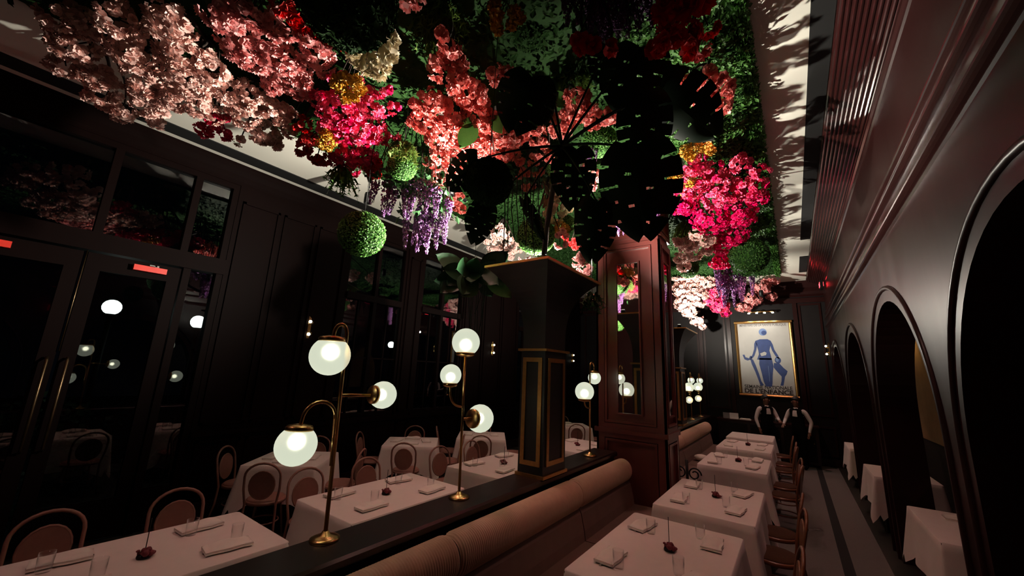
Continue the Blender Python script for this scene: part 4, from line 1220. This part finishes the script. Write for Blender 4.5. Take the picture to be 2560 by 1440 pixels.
def spray(kind, label, z, circles, size=.05, dens=1.0, cat='flowers', name='blossom_spray', flat=.75, dep=None, ceil_z=4.9, hang=True):
    """a hanging branch of blossoms; circles are (px, py, radius px) on the photograph, placed at height z (or depth dep)"""
    size *= .86
    rg = random.Random(len(circles) * 131 + int(circles[0][0] * 7 + circles[0][1]))
    C = []
    for q in circles:
        zz = q[3] if len(q) > 3 else z
        p = onD(q[0], q[1], dep) if dep else onZ(q[0], q[1], zz)
        C.append((p, q[2] * depth_of(p) / F))
    cen = sum((c for c, r in C), Vector()) / len(C)
    root = thing(name, label, cat, (cen.x, cen.y, ceil_z), 0, 'blossom sprays of the hanging garden')
    pts = []
    for c, r in C:
        n = max(3, int(dens * 2.4 * (r / size) ** 2 * 1.25))
        for _ in range(n):
            d = Vector((rg.gauss(0, 1), rg.gauss(0, 1), rg.gauss(0, 1) - .45)).normalized()
            rr = r * rg.uniform(.62, 1.0)
            p = c + Vector((d.x * rr, d.y * rr, d.z * rr * flat))
            if any((p - c2).length < r2 * .55 for c2, r2 in C if c2 is not c): continue
            if p.z > ceil_z - .02: p.z = ceil_z - .02 - rg.uniform(0, .06)
            if any((p - q_).length < size * .42 for q_, _ in pts): continue
            pts.append((p, (p - c).normalized()))
    pts.sort(key=lambda t_: (t_[0] - CAM).length)      # those past 300 on one spray join into one part
    rest_v, rest_f = [], []
    for i_, (p, d) in enumerate(pts):
        dd = (d + Vector((0, 0, -.35)) + Vector((rg.uniform(-.4, .4), rg.uniform(-.4, .4), rg.uniform(-.4, .4)))).normalized()
        qq = dd.to_track_quat('Z', 'Y') @ Quaternion((0, 0, 1), rg.uniform(0, 6.28))
        s = size * rg.uniform(.8, 1.2)
        me = rg.choice(BL[kind])
        if i_ < 290:
            o = bpy.data.objects.new('blossom', me); COL.objects.link(o)
            o.parent = root; o.location = p - root.location
            o.rotation_mode = 'QUATERNION'; o.rotation_quaternion = qq; o.scale = (s, s, s)
        else:
            k0 = len(rest_v)
            rest_v += [tuple(qq @ (v_.co * s) + p - root.location) for v_ in me.vertices]
            rest_f += [tuple(k0 + q_ for q_ in f_.vertices) for f_ in me.polygons]
        BCOUNT[0] += 1
    if rest_f: stuff(link('blossoms', rawmesh('blossoms', rest_v, rest_f, 'petal_' + kind, True), root))
    # branch with twigs
    m = MB()
    order = sorted(C, key=lambda t_: -t_[0].z * 0 + (t_[0] - Vector((cen.x, cen.y, ceil_z))).length)
    top = Vector((0, 0, -.03))
    for c, r in order[:14]:
        e = c - root.location
        mid = (top + e) / 2 + Vector((rg.uniform(-.1, .1), rg.uniform(-.1, .1), .05))
        m.tube(arcpts(top, mid * 2 - (top + e) / 2, e, 6), [.016, .015, .013, .011, .009, .007, .005], 5)
    m.build('branch', 'branch', root)
    return root

SP = spray
# near left, pale pink cherry
SP('pale', 'dim pale pink blossom spray at the far left edge of the hanging garden', 4.55, [(150, 40, 48), (190, 110, 55), (165, 165, 36), (240, 190, 45), (262, 248, 38), (300, 285, 24), (220, 60, 45)], .058)
SP('pale', 'pale pink blossom spray hanging lowest over the left cornice', 4.45, [(300, 50, 58), (330, 130, 58), (350, 200, 52), (372, 265, 38), (390, 302, 20), (312, 285, 22), (410, 250, 35)], .056)
SP('pale', 'pale pink blossom spray in the middle of the left cherry mass', 4.4, [(430, 60, 55), (450, 130, 56), (465, 200, 56), (490, 262, 40), (530, 285, 26), (440, 245, 36), (520, 170, 45)], .056)
SP('blush', 'rose pink blossom spray at the top edge left of the big moss ball', 4.45, [(560, 35, 55), (600, 105, 55), (640, 30, 48), (690, 60, 46), (640, 150, 40), (680, 105, 40)], .056)
SP('blush', 'blush pink blossom spray under the red blooms', 4.45, [(700, 140, 46), (735, 185, 46), (790, 135, 42), (770, 85, 34), (690, 205, 38), (750, 220, 30), (820, 110, 22), (805, 165, 26)], .056)
SP('pale', 'pink blossom spray drooping over the ceiling slot above the cornice', 4.45, [(560, 225, 42), (615, 285, 42), (655, 330, 36), (690, 352, 24), (620, 240, 40), (705, 290, 34), (600, 350, 14), (660, 260, 35), (725, 325, 22)], .056)
SP('rosy', 'small magenta spray peeping below the pale pink mass', 4.45, [(552, 288, 20), (515, 325, 22), (566, 335, 18), (535, 305, 16)], .05)
SP('red', 'string of scarlet blooms above the blush spray', 4.3, [(702, 8, 20), (728, 28, 20), (762, 55, 16), (795, 80, 18), (820, 92, 14), (850, 100, 15)], .07, 1.1)
# hot pink left
SP('hot', 'large hot pink blossom cluster left of the hanging boxwood balls', 4.35, [(870, 225, 46), (850, 280, 56), (905, 318, 54), (930, 262, 42), (828, 320, 42), (888, 375, 44), (940, 335, 34), (882, 425, 20), (855, 395, 36), (985, 272, 16), (985, 335, 14), (955, 222, 22), (810, 255, 30), (920, 395, 28)], .047)
SP('red', 'scarlet blooms along the left side of the hot pink cluster', 4.35, [(757, 312, 20), (772, 348, 22), (760, 372, 20), (792, 395, 18), (742, 318, 13), (815, 400, 14)], .05, 1.0)
SP('red', 'scarlet blooms under the right side of the hot pink cluster', 4.3, [(935, 432, 18), (920, 412, 18), (945, 410, 14)], .05, 1.0)
SP('cream', 'cream roses with teal leaves beneath the big moss ball', 4.2, [(915, 160, 20), (948, 168, 18), (885, 125, 17), (972, 100, 20), (965, 132, 18), (935, 150, 14)], .075, 1.1)
SP('blush', 'two blush blooms at the top edge right of the moss ball', 4.3, [(1022, 8, 16), (1045, 0, 14)], .06)
# coral centre
SP('coral', 'narrow coral spray running down from the ferns at the top', 4.5, [(1108, 95, 20), (1128, 130, 20), (1098, 150, 26), (1145, 160, 22), (1088, 180, 18), (1120, 118, 14)], .058)
SP('coral', 'coral pink blossom mass right of the small boxwood ball', 4.45, [(1130, 195, 40), (1080, 250, 38), (1060, 300, 38), (1120, 285, 52), (1095, 335, 44), (1090, 395, 36), (1100, 445, 28), (1135, 400, 40), (1150, 340, 42), (1140, 495, 24), (1150, 520, 16), (1045, 265, 20)], .056)
SP('coral', 'coral pink blossom mass behind the black moss ball', 4.5, [(1175, 232, 44), (1245, 190, 32), (1268, 178, 18), (1205, 290, 50), (1250, 325, 50), (1200, 350, 46), (1290, 335, 36), (1225, 400, 36), (1180, 380, 34), (1300, 365, 18), (1270, 385, 24)], .056)
SP('coral', 'coral blossom spray behind the monstera stems', 4.5, [(1450, 265, 40), (1400, 310, 38), (1480, 300, 30), (1440, 240, 26), (1520, 290, 28), (1350, 350, 24), (1375, 390, 18), (1420, 285, 26), (1345, 320, 18)], .056)
SP('coral', 'coral blooms below the monstera hub', 4.5, [(1308, 430, 18), (1320, 462, 16), (1302, 400, 16), (1335, 400, 16), (1345, 430, 14), (1350, 385, 14)], .056)
SP('blush', 'pink blooms glimpsed between the monstera leaves', 4.55, [(1470, 420, 18), (1500, 440, 18), (1480, 465, 14), (1400, 450, 16), (1420, 480, 14)], .056)
SP('coral', 'dim coral blooms at the right behind the broad monstera leaf', 4.6, [(1750, 235, 36), (1800, 225, 32), (1812, 265, 20), (1778, 200, 34), (1720, 210, 22)], .058)
SP('red', 'scarlet roses among the wisteria at the upper right', 4.4, [(1700, 38, 18), (1722, 82, 20), (1770, 65, 20), (1665, 92, 20), (1740, 120, 18), (1660, 28, 14), (1640, 118, 16), (1755, 4, 14), (1690, 90, 14)], .085, 1.1)
SP('red', 'scarlet blooms below the dark wisteria at the top', 4.4, [(1458, 108, 17), (1488, 115, 15), (1440, 100, 10), (1530, 120, 10)], .07, 1.1)
# hot pink right
SP('hot', 'large hot pink blossom cluster by the right boxwood edge', 4.45, [(1740, 412, 34), (1790, 432, 34), (1850, 410, 26), (1902, 432, 22), (1730, 460, 44), (1800, 480, 52), (1868, 470, 44), (1712, 515, 32), (1780, 545, 52), (1848, 535, 44), (1895, 495, 24), (1800, 608, 40), (1832, 588, 36), (1812, 648, 30), (1862, 640, 12), (1792, 660, 18), (1690, 525, 14), (1850, 630, 16)], .050)
SP('white', 'overexposed white pink blossoms right of the column, upper bunch', 4.3, [(1720, 612, 26), (1765, 600, 22), (1702, 645, 18), (1745, 585, 20), (1770, 625, 16), (1700, 605, 16), (1735, 635, 20), (1710, 665, 18)], .055, 1.4)
SP('white', 'overexposed white pink blossoms hanging above the poster', 4.1, [(1725, 690, 30), (1702, 722, 24), (1760, 705, 30), (1742, 745, 32), (1722, 778, 20), (1778, 735, 22), (1742, 800, 16), (1755, 815, 9), (1708, 760, 22), (1695, 690, 16), (1770, 680, 20), (1745, 665, 18), (1715, 740, 20), (1790, 700, 14), (1730, 720, 24), (1705, 670, 20)], .066, 1.5, dep=11.0)
SP('hot', 'deep pink blossoms hanging above the left of the poster', 4.05, [(1790, 735, 22), (1800, 765, 22), (1815, 782, 12), (1775, 755, 14), (1795, 705, 14)], .065, 1.3, dep=10.8)
SP('blush', 'salmon blossoms above the right of the poster', 4.1, [(1902, 720, 22), (1880, 748, 22), (1862, 768, 15), (1920, 698, 16), (1930, 742, 12), (1850, 768, 12), (1938, 705, 10)], .065, 1.3, dep=10.8)
# behind planter
SP('white', 'greyish pink blossoms behind the nearer planter rim', 4.35, [(1248, 580, 24), (1240, 620, 24), (1268, 640, 22), (1225, 600, 16), (1290, 620, 18), (1265, 605, 20)], .06, dens=.9)
SP('blush', 'pink blossoms between the nearer planter and the column', 3.75, [(1452, 640, 20), (1462, 672, 20), (1470, 705, 16), (1474, 742, 12), (1440, 655, 14)], .055, ceil_z=4.6)
SP('red', 'scarlet blooms above the planter beside the drooping monstera leaf', 4.0, [(1430, 598, 14), (1418, 585, 12), (1440, 615, 10)], .07)
SP('cream', 'cream blossoms beside the boxwood ball above the planter', 4.1, [(1390, 495, 14), (1400, 525, 18), (1385, 545, 16), (1415, 520, 12), (1372, 530, 12)], .07)
SP('blush', 'dusty pink blossoms under the boxwood ball above the planter', 3.8, [(1405, 590, 14), (1400, 610, 14), (1310, 645, 12)], .06)

# ---- golden clusters
def gold_cluster(label, circles, z):
    rg = random.Random(int(circles[0][0]))
    C = [(onZ(a, b_, z), r) for a, b_, r in circles]
    C = [(p, r * depth_of(p) / F) for p, r in C]
    cen = sum((p for p, r in C), Vector()) / len(C)
    root = thing('golden_flower_cluster', label, 'flowers', (cen.x, cen.y, 4.88), 0, 'golden flower clusters')
    v, f = [], []
    def pos(rg_):
        p, r = rg_.choice(C)
        d = Vector((rg_.gauss(0, 1), rg_.gauss(0, 1), rg_.gauss(0, 1))).normalized()
        return p + d * r * rg_.uniform(.75, 1) - root.location, d
    stuff(link('florets', leaf_quads(int(170 * len(C)), pos, .034, 'petal_gold', 'gold_florets', int(circles[0][0])), root))
    m = MB()
    for p, r in C[:6]: m.tube([(0, 0, 0), ((p - root.location) * .5 + Vector((.04, .03, 0))), p - root.location], [.006, .004, .003], 5)
    m.build('stem', 'branch', root)
gold_cluster('golden yarrow ring on top of the left hot pink cluster', [(842, 205, 12), (862, 195, 12), (890, 205, 12), (900, 222, 11), (855, 228, 11), (865, 245, 10), (885, 240, 9)], 4.15)
gold_cluster('golden tuft among the scarlet blooms on the left', [(815, 335, 12), (830, 350, 12), (805, 358, 12), (820, 365, 10)], 4.25)
gold_cluster('golden blossoms above the right hot pink cluster', [(1715, 378, 14), (1735, 372, 14), (1760, 365, 13), (1775, 375, 10), (1725, 390, 11)], 4.4)
gold_cluster('olive gold blossoms left of the right hot pink cluster', [(1690, 440, 14), (1700, 465, 16), (1680, 455, 12), (1715, 478, 14), (1725, 455, 12)], 4.4)
gold_cluster('golden drops hanging from the ferns at the top', [(1235, 15, 10), (1242, 35, 10), (1238, 58, 9), (1245, 75, 7), (1285, 30, 9), (1278, 60, 8), (1300, 45, 7)], 4.5)
gold_cluster('yellow green tuft at the base of the boxwood ball over the planter', [(1400, 565, 12), (1412, 572, 10), (1390, 575, 9)], 4.0)

# ---- wisteria
def raceme_mesh(seed, m):
    rg = random.Random(seed); v, f = [], []
    n = 130
    for k in range(n):
        s = (k + rg.random()) / n
        r = .17 * (1 - s) ** .7 + .02
        a = rg.uniform(0, 6.28)
        p = Vector((r * cos(a) * rg.uniform(.5, 1), r * sin(a) * rg.uniform(.5, 1), -s))
        d = Vector((cos(a), sin(a), -.5)).normalized()
        t_ = d.orthogonal().normalized(); t_.rotate(Quaternion(d, rg.uniform(0, 6.28)))
        b_ = d.cross(t_)
        L_ = .10 * (1.1 - .5 * s)
        o = len(v)
        v += [p - t_ * L_ * .6, p + d * L_ * .5 - b_ * L_ * .5, p + t_ * L_ * .6, p + d * L_ * .5 + b_ * L_ * .5, p + d * L_ * .9]
        f += [(o, o + 1, o + 4), (o + 1, o + 2, o + 4), (o + 2, o + 3, o + 4), (o + 3, o, o + 4)]
    return rawmesh('raceme', [tuple(q) for q in v], f, m, False)
RAC = {m_: [raceme_mesh(300 + i, m_) for i in range(3)] for m_ in ('petal_lilac', 'petal_plum')}
def wisteria(label, racs, dep=None, z=None, m='petal_lilac', leafy=0):
    """racs: (px, ytop, ybottom)"""
    P3 = []
    for px, ya, yb in racs:
        top = onD(px, ya, dep) if dep else onZ(px, ya, z)
        dd = depth_of(top)
        P3.append((top, (yb - ya) * dd / F / .97))
    cen = sum((p for p, l in P3), Vector()) / len(P3)
    root = thing('wisteria', label, 'flowers', (cen.x, cen.y, 4.88), 0, 'wisteria of the hanging garden')
    rg = random.Random(int(racs[0][0]))
    st = MB()
    for p, l in P3:
        o = bpy.data.objects.new('raceme', rg.choice(RAC[m])); COL.objects.link(o); o.parent = root
        o.location = p - root.location
        o.rotation_euler = (rg.uniform(-.1, .1), rg.uniform(-.1, .1), rg.uniform(0, 6)); w = l * rg.uniform(.85, 1.1) * (.62 if l > .35 else .85)
        o.scale = (w, w, l)
        e = p - root.location
        st.tube([(e.x * .3, e.y * .3, 0), (e.x * .8, e.y * .8, e.z * .5), tuple(e + Vector((0, 0, -l * .9)))], [.006, .005, .003], 5)
    st.build('vine', 'branch', root)
    if leafy:
        def pos(rg_):
            p, l = rg_.choice(P3)
            return p - root.location + Vector((rg_.gauss(0, .07), rg_.gauss(0, .07), rg_.gauss(.02, .05))), (rg_.uniform(-1, 1), rg_.uniform(-1, 1), -.6)
        stuff(link('leaves', leaf_quads(leafy, pos, .09, 'leaf_dark', 'wisteria_leaves', int(racs[0][0])), root))
wisteria('lilac wisteria hanging under the small boxwood ball, upper tier', [(940, 455, 515), (968, 455, 545), (985, 470, 540), (1012, 465, 545), (1035, 455, 530), (1055, 450, 520), (1075, 455, 540), (1095, 470, 545), (1030, 490, 550)], dep=4.3, leafy=140)
wisteria('lilac wisteria hanging lowest in front of the first window', [(1018, 535, 622), (1058, 520, 632), (1072, 530, 632), (1092, 535, 625), (1110, 545, 612), (1045, 540, 615), (1125, 500, 560)], dep=4.4, leafy=90)
wisteria('dark plum wisteria along the top edge right of centre', [(1420, -20, 70), (1445, -30, 85), (1470, -25, 95), (1495, -30, 100), (1520, -20, 110), (1545, -25, 95), (1570, -30, 100), (1600, -25, 85), (1630, -30, 75), (1655, -25, 60), (1480, 40, 110), (1540, 30, 105), (1500, 20, 120)], dep=2.9, m='petal_plum', leafy=60)
wisteria('plum wisteria right of the column above the poster', [(1790, 660, 720), (1805, 665, 735), (1822, 670, 745), (1840, 685, 755), (1858, 690, 750), (1812, 690, 765), (1880, 690, 740), (1795, 680, 740), (1832, 700, 765), (1850, 700, 745)], dep=8.3, m='petal_lilac', leafy=50)
wisteria('lilac tufts over the head of the column', [(1545, 560, 592), (1560, 565, 588), (1580, 568, 590), (1600, 565, 585), (1632, 525, 575), (1640, 500, 550)], dep=5.0)
wisteria('small lilac tufts among the boxwood behind the monstera', [(1478, 370, 400), (1490, 375, 405), (1470, 380, 410), (1535, 372, 392), (1548, 368, 388)], dep=4.3)

# ---- boxwood balls
def ball_mesh(m, seed, n=2600, leaf=.115):
    def pos(rg):
        d = Vector((rg.gauss(0, 1), rg.gauss(0, 1), rg.gauss(0, 1))).normalized()
        return d * .93, d
    return leaf_quads(n, pos, leaf, m, 'boxwood_leaves', seed)
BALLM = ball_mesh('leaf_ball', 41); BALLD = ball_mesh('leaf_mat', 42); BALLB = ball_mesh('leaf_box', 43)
CORE = MB().sphere((0, 0, 0), .94, 20, 12).mesh('core', 'leaf_mat')
def ball(px, py, rpx, dep, label, me, cord=True):
    c = onD(px, py, dep); r = rpx * dep / F
    t = thing('boxwood_ball', label, 'topiary ball', c, 0, 'boxwood balls of the hanging garden')
    o = link('leaves', me, t); o.scale = (r, r, r); stuff(o)
    o = link('core', CORE, t); o.scale = (r, r, r)
    h = 4.9 - c.z
    if cord and h > r: MB().tube([(0, 0, r * .9), (0, 0, h)], .003, 5).build('cord', 'iron', t)
ball(905, 585, 58, 3.9, 'round boxwood ball hanging lowest at the left of the garden', BALLM)
ball(1006, 415, 37, 4.1, 'small boxwood ball above the lilac wisteria', BALLM)
ball(1340, 590, 49, 5.2, 'bright boxwood ball just above the nearer planter', BALLM)
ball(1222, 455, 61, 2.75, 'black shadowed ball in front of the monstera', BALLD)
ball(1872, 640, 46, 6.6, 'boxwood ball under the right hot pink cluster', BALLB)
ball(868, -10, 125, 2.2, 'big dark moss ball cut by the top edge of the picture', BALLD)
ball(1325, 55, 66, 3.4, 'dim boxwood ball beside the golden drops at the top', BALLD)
ball(1500, 352, 42, 4.4, 'boxwood ball behind the monstera stems', BALLM)
ball(1415, 560, 24, 5.5, 'small boxwood ball right of the bright one', BALLM)
ball(1720, 670, 26, 8.4, 'small boxwood ball in the white blossoms right of the column', BALLB)
ball(1395, 420, 30, 4.5, 'boxwood ball half hidden behind the perforated monstera leaf', BALLB)

# ---- ferns and moss tufts
def fern(px, py, dep, r, ln, n, label, m='leaf_fern'):
    top = onD(px, py, dep); R3 = r * dep / F; L3 = ln * dep / F
    t = thing('hanging_fern', label, 'fern', (top.x, top.y, top.z), 0, 'ferns of the hanging garden')
    rg = random.Random(int(px)); v, f = [], []
    for _ in range(n):
        a = rg.uniform(0, 6.28); rr = R3 * sqrt(rg.random())
        p = Vector((rr * cos(a) * .6, rr * sin(a) * .6, rg.uniform(-.03, .05)))
        d = Vector((cos(a) * rg.uniform(.1, .8), sin(a) * rg.uniform(.1, .8), -rg.uniform(.3, 1))).normalized()
        Lb = L3 * rg.uniform(.4, 1)
        prev = p
        for k in range(4):
            d = (d + Vector((rg.uniform(-.25, .25), rg.uniform(-.25, .25), -.22))).normalized()
            q = prev + d * Lb / 4
            s = d.orthogonal().normalized() * (.006 + .010 * (k < 3)) ; s.rotate(Quaternion(d, rg.uniform(0, 6.28)))
            o = len(v); v += [prev - s, prev + s, q + s * .6, q - s * .6]; f.append((o, o + 1, o + 2, o + 3)); prev = q
            for sg in (-1, 1):
                o = len(v); e = q + s.normalized() * sg * .035 + d * .02; v += [q - d * .01, e, q + d * .012]; f.append((o, o + 1, o + 2))
    stuff(link('fronds', rawmesh('fronds', [tuple(q) for q in v], f, m, False), t))
    MB().tube([(0, 0, -.02), (0, 0, max(.05, 4.9 - top.z))], .004, 5).build('stem', 'branch', t)
fern(1100, 30, 3.3, 70, 90, 260, 'mossy fern tuft at the top right of the big moss ball')
fern(1432, 180, 3.9, 40, 90, 160, 'mossy fern strand left of the dark monstera leaf')
fern(1010, 365, 4.0, 30, 50, 110, 'grey green fern sitting on the small boxwood ball')
fern(858, 425, 4.3, 16, 75, 60, 'thin green fern strand below the left hot pink cluster', 'leaf_box')
fern(1330, 190, 4.0, 50, 60, 120, 'dim fern tuft above the left monstera leaf', 'leaf_dark')
fern(1720, 560, 7.0, 30, 60, 160, 'yellow green fern tuft right of the column head')
fern(1880, 330, 4.5, 10, 30, 40, 'small fern tuft at the right boxwood edge', 'leaf_box')
fern(1480, 740, 4.6, 14, 50, 40, 'dim fern strand in front of the column left edge', 'leaf_dark')

# ---- monstera
def monstera_mesh(seed):
    rg = random.Random(seed)
    nu, nv = 96, 12
    v, f = [], []
    slits = [(.20 + .18 * k + rg.uniform(-.02, .02)) for k in range(4)]
    for sgn in (-1, 1):
        idx = {}
        for i in range(nu + 1):
            u = i / nu
            w = .52 * (sin(pi * min(1, (u + .10) / 1.12)) ** .62) * (1 - .25 * u)
            for j in range(nv + 1):
                t = j / nv
                x = sgn * w * t
                y = u - .16 * t * (1 - u) * (1 if u < .35 else .6) + .10 * t * (u - .2)
                z = .10 * t * t * -1 + .05 * sin(u * 9) * t - .18 * u * u
                idx[i, j] = len(v); v.append((x, y, z))
        for i in range(nu):
            u = (i + .5) / nu
            for j in range(nv):
                t = (j + .5) / nv
                cut = False
                for k, s in enumerate(slits):
                    c = s + .03 * t
                    if abs(u - c) < .006 + .009 * t and t > .52 + .2 * ((k * 37 + (sgn > 0) * 17) % 3) / 2: cut = True
                    if abs(u - (c + .085)) < (.014 if seed != 502 else .022) and .16 < t < (.32 if seed != 502 else .42) and (seed == 502 or (k + (sgn > 0)) % 2): cut = True
                if cut: continue
                q = (idx[i, j], idx[i + 1, j], idx[i + 1, j + 1], idx[i, j + 1])
                f.append(q if sgn > 0 else q[::-1])
    return rawmesh('monstera_leaf', v, f, 'leaf_monstera', True)
MON = [monstera_mesh(500 + k) for k in range(3)]
hub = onD(1405, 365, 3.1)
mp = thing('monstera_plant', 'black silhouetted monstera with big split leaves leaning out of the nearer planter', 'plant', (-2.1, 3.45, RIM))
def mleaf(bx, by, tx, ty, wf, dep, tilt, mi, stem=True, depb=None):
    B, T = onD(bx, by, depb or dep), onD(tx, ty, dep)
    ax = (T - B); L_ = ax.length; ax.normalize()
    nrm = (CAM - B); nrm = (nrm - ax * nrm.dot(ax)).normalized()
    nrm.rotate(Quaternion(ax, tilt))
    xx = ax.cross(nrm)
    o = bpy.data.objects.new('leaf', MON[mi]); COL.objects.link(o); o.parent = mp
    M = Matrix((xx, ax, nrm)).transposed().to_4x4()
    o.rotation_mode = 'QUATERNION'; o.rotation_quaternion = M.to_quaternion()
    o.location = B - mp.location; o.scale = (L_ * wf, L_, L_)
    if stem:
        h = hub - mp.location; e = B - mp.location
        mid = (h + e) / 2 + Vector((0, 0, .06))
        MB().tube(arcpts(h, mid, e, 8), [.012 - .0007 * k for k in range(9)], 6).build('leaf_stem', 'leaf_monstera', mp)
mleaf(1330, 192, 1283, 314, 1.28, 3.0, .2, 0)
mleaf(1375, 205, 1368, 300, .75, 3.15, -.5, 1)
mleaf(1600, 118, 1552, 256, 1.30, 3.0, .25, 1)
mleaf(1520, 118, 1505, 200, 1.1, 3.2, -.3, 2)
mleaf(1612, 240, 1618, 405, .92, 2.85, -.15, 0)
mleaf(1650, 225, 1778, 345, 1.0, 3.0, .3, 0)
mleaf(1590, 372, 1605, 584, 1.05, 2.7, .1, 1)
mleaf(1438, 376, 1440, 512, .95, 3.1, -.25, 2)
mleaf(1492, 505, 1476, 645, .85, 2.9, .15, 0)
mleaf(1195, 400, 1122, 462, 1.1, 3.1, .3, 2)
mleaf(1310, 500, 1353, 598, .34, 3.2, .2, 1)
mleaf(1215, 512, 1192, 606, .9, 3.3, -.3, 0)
h = hub - mp.location
MB().tube([(0, 0, 0), (h.x * .25, h.y * .25, .35), (h.x * .6, h.y * .6, h.z * .85), tuple(h)], [.03, .028, .026, .022], 8).build('trunk', 'branch', mp)
for k in range(9):
    rg = random.Random(k + 900)
    p = onD(1262 + k * 11, 420 + rg.uniform(-10, 25), 3.1) - mp.location
    q = onD(1262 + k * 11 + rg.uniform(-8, 8), 600 + rg.uniform(-40, 60), 3.15) - mp.location
    MB().tube([tuple(p), tuple((p + q) / 2 + Vector((rg.uniform(-.03, .03), 0, 0))), tuple(q)], .004, 5).build('aerial_root', 'branch', mp)

# paler leaves behind
hp_ = thing('broadleaf_vine', 'pale green vine leaves beside the left monstera leaf', 'plant', onD(1225, 260, 3.7))
LEAF = []
def simple_leaf(seed, m):
    v, f = [], []
    for i in range(9):
        u = i / 8; w = .30 * sin(pi * u) ** .8 + .004
        for t in (-1, 0, 1): v.append((w * t, u, .06 * abs(t) - .15 * u * u))
    for i in range(8):
        for j in range(2): f.append((i * 3 + j, i * 3 + j + 1, (i + 1) * 3 + j + 1, (i + 1) * 3 + j))
    return rawmesh('leaf', v, f, m, True)
SLB, SLD, SLN = simple_leaf(1, 'leaf_box'), simple_leaf(2, 'leaf_dim'), simple_leaf(3, 'dry_leaf')
def add_leaf(root, B, T, me, wf=1.0, tilt=0.0):
    ax = T - B; L_ = ax.length; ax.normalize(); nrm = CAM - B; nrm = (nrm - ax * nrm.dot(ax)).normalized(); nrm.rotate(Quaternion(ax, tilt))
    o = bpy.data.objects.new('leaf', me); COL.objects.link(o); o.parent = root; o.rotation_mode = 'QUATERNION'
    o.rotation_quaternion = Matrix((ax.cross(nrm), ax, nrm)).transposed().to_quaternion(); o.location = B - root.location; o.scale = (L_ * wf, L_, L_)
for b_, t_ in (((1250, 215), (1195, 232)), ((1252, 240), (1196, 256)), ((1190, 305), (1135, 300)), ((1190, 310), (1150, 365)), ((1235, 290), (1250, 330)), ((1380, 235), (1420, 262))):
    add_leaf(hp_, onD(*b_, 3.7), onD(*t_, 3.6), SLB, 1.0, .3)
MB().tube([tuple(onD(1235, 380, 3.75) - hp_.location), (0, -.02, 0), tuple(onD(1260, 180, 3.9) - hp_.location)], .006, 5).build('stem', 'branch', hp_)

dl = thing('dried_leaf_bunch', 'brown dried leaf bunch beside the cream blossoms over the planter', 'dried leaves', onD(1368, 480, 4.9))
rg = random.Random(5)
for k in range(16):
    b_ = (1366 + rg.uniform(-14, 14), 455 + rg.uniform(-12, 45))
    add_leaf(dl, onD(*b_, 4.9), onD(b_[0] + rg.uniform(-16, 16), b_[1] + rg.uniform(12, 34), 4.85), SLN, .5, rg.uniform(-.8, .8))
MB().tube([(0, 0, -.1), (.02, 0, .1), (0, 0, 4.93 - dl.location.z)], .006, 5).build('stem', 'branch', dl)

# dim hanging basket plant in front of the second window
c = onD(1185, 690, 5.2)
bk = thing('hanging_basket_plant', 'dim leafy hanging plant with trailing vines left of the nearer planter', 'plant', c)
rg = random.Random(77)
MB().lathe([(0, -.16), (.10, -.15), (.17, -.05), (.18, 0), (.165, 0), (0, -.03)], 16).build('basket', 'iron', bk)
MB().tube([(0, 0, 0), (0, 0, 4.99 - c.z)], .003, 5).build('cord', 'iron', bk)
for k in range(38):
    a = 2 * pi * k / 26 * 1.618 * 6; 
    B = Vector((.12 * cos(a), .12 * sin(a), rg.uniform(-.05, .12)))
    d = Vector((cos(a), sin(a), rg.uniform(-.9, .6))).normalized()
    T = B + d * rg.uniform(.30, .52)
    add_leaf(bk, B + c, T + c, SLD, .95, rg.uniform(-.6, .6))
for k in range(14):
    a = rg.uniform(0, 6.28); r = rg.uniform(.08, .22)
    p0 = Vector((r * cos(a) * .8, r * sin(a) * .8, -.02)); e = p0 + Vector((rg.uniform(-.05, .05), rg.uniform(-.05, .05), -rg.uniform(.5, .95)))
    MB().tube([tuple(p0), tuple(p0 * 1.2 + Vector((0, 0, -.2))), tuple(e)], .004, 5).build('trailing_vine', 'leaf_dim', bk)
print('BLOSSOMS', BCOUNT[0], 'OBJECTS', len(bpy.data.objects))
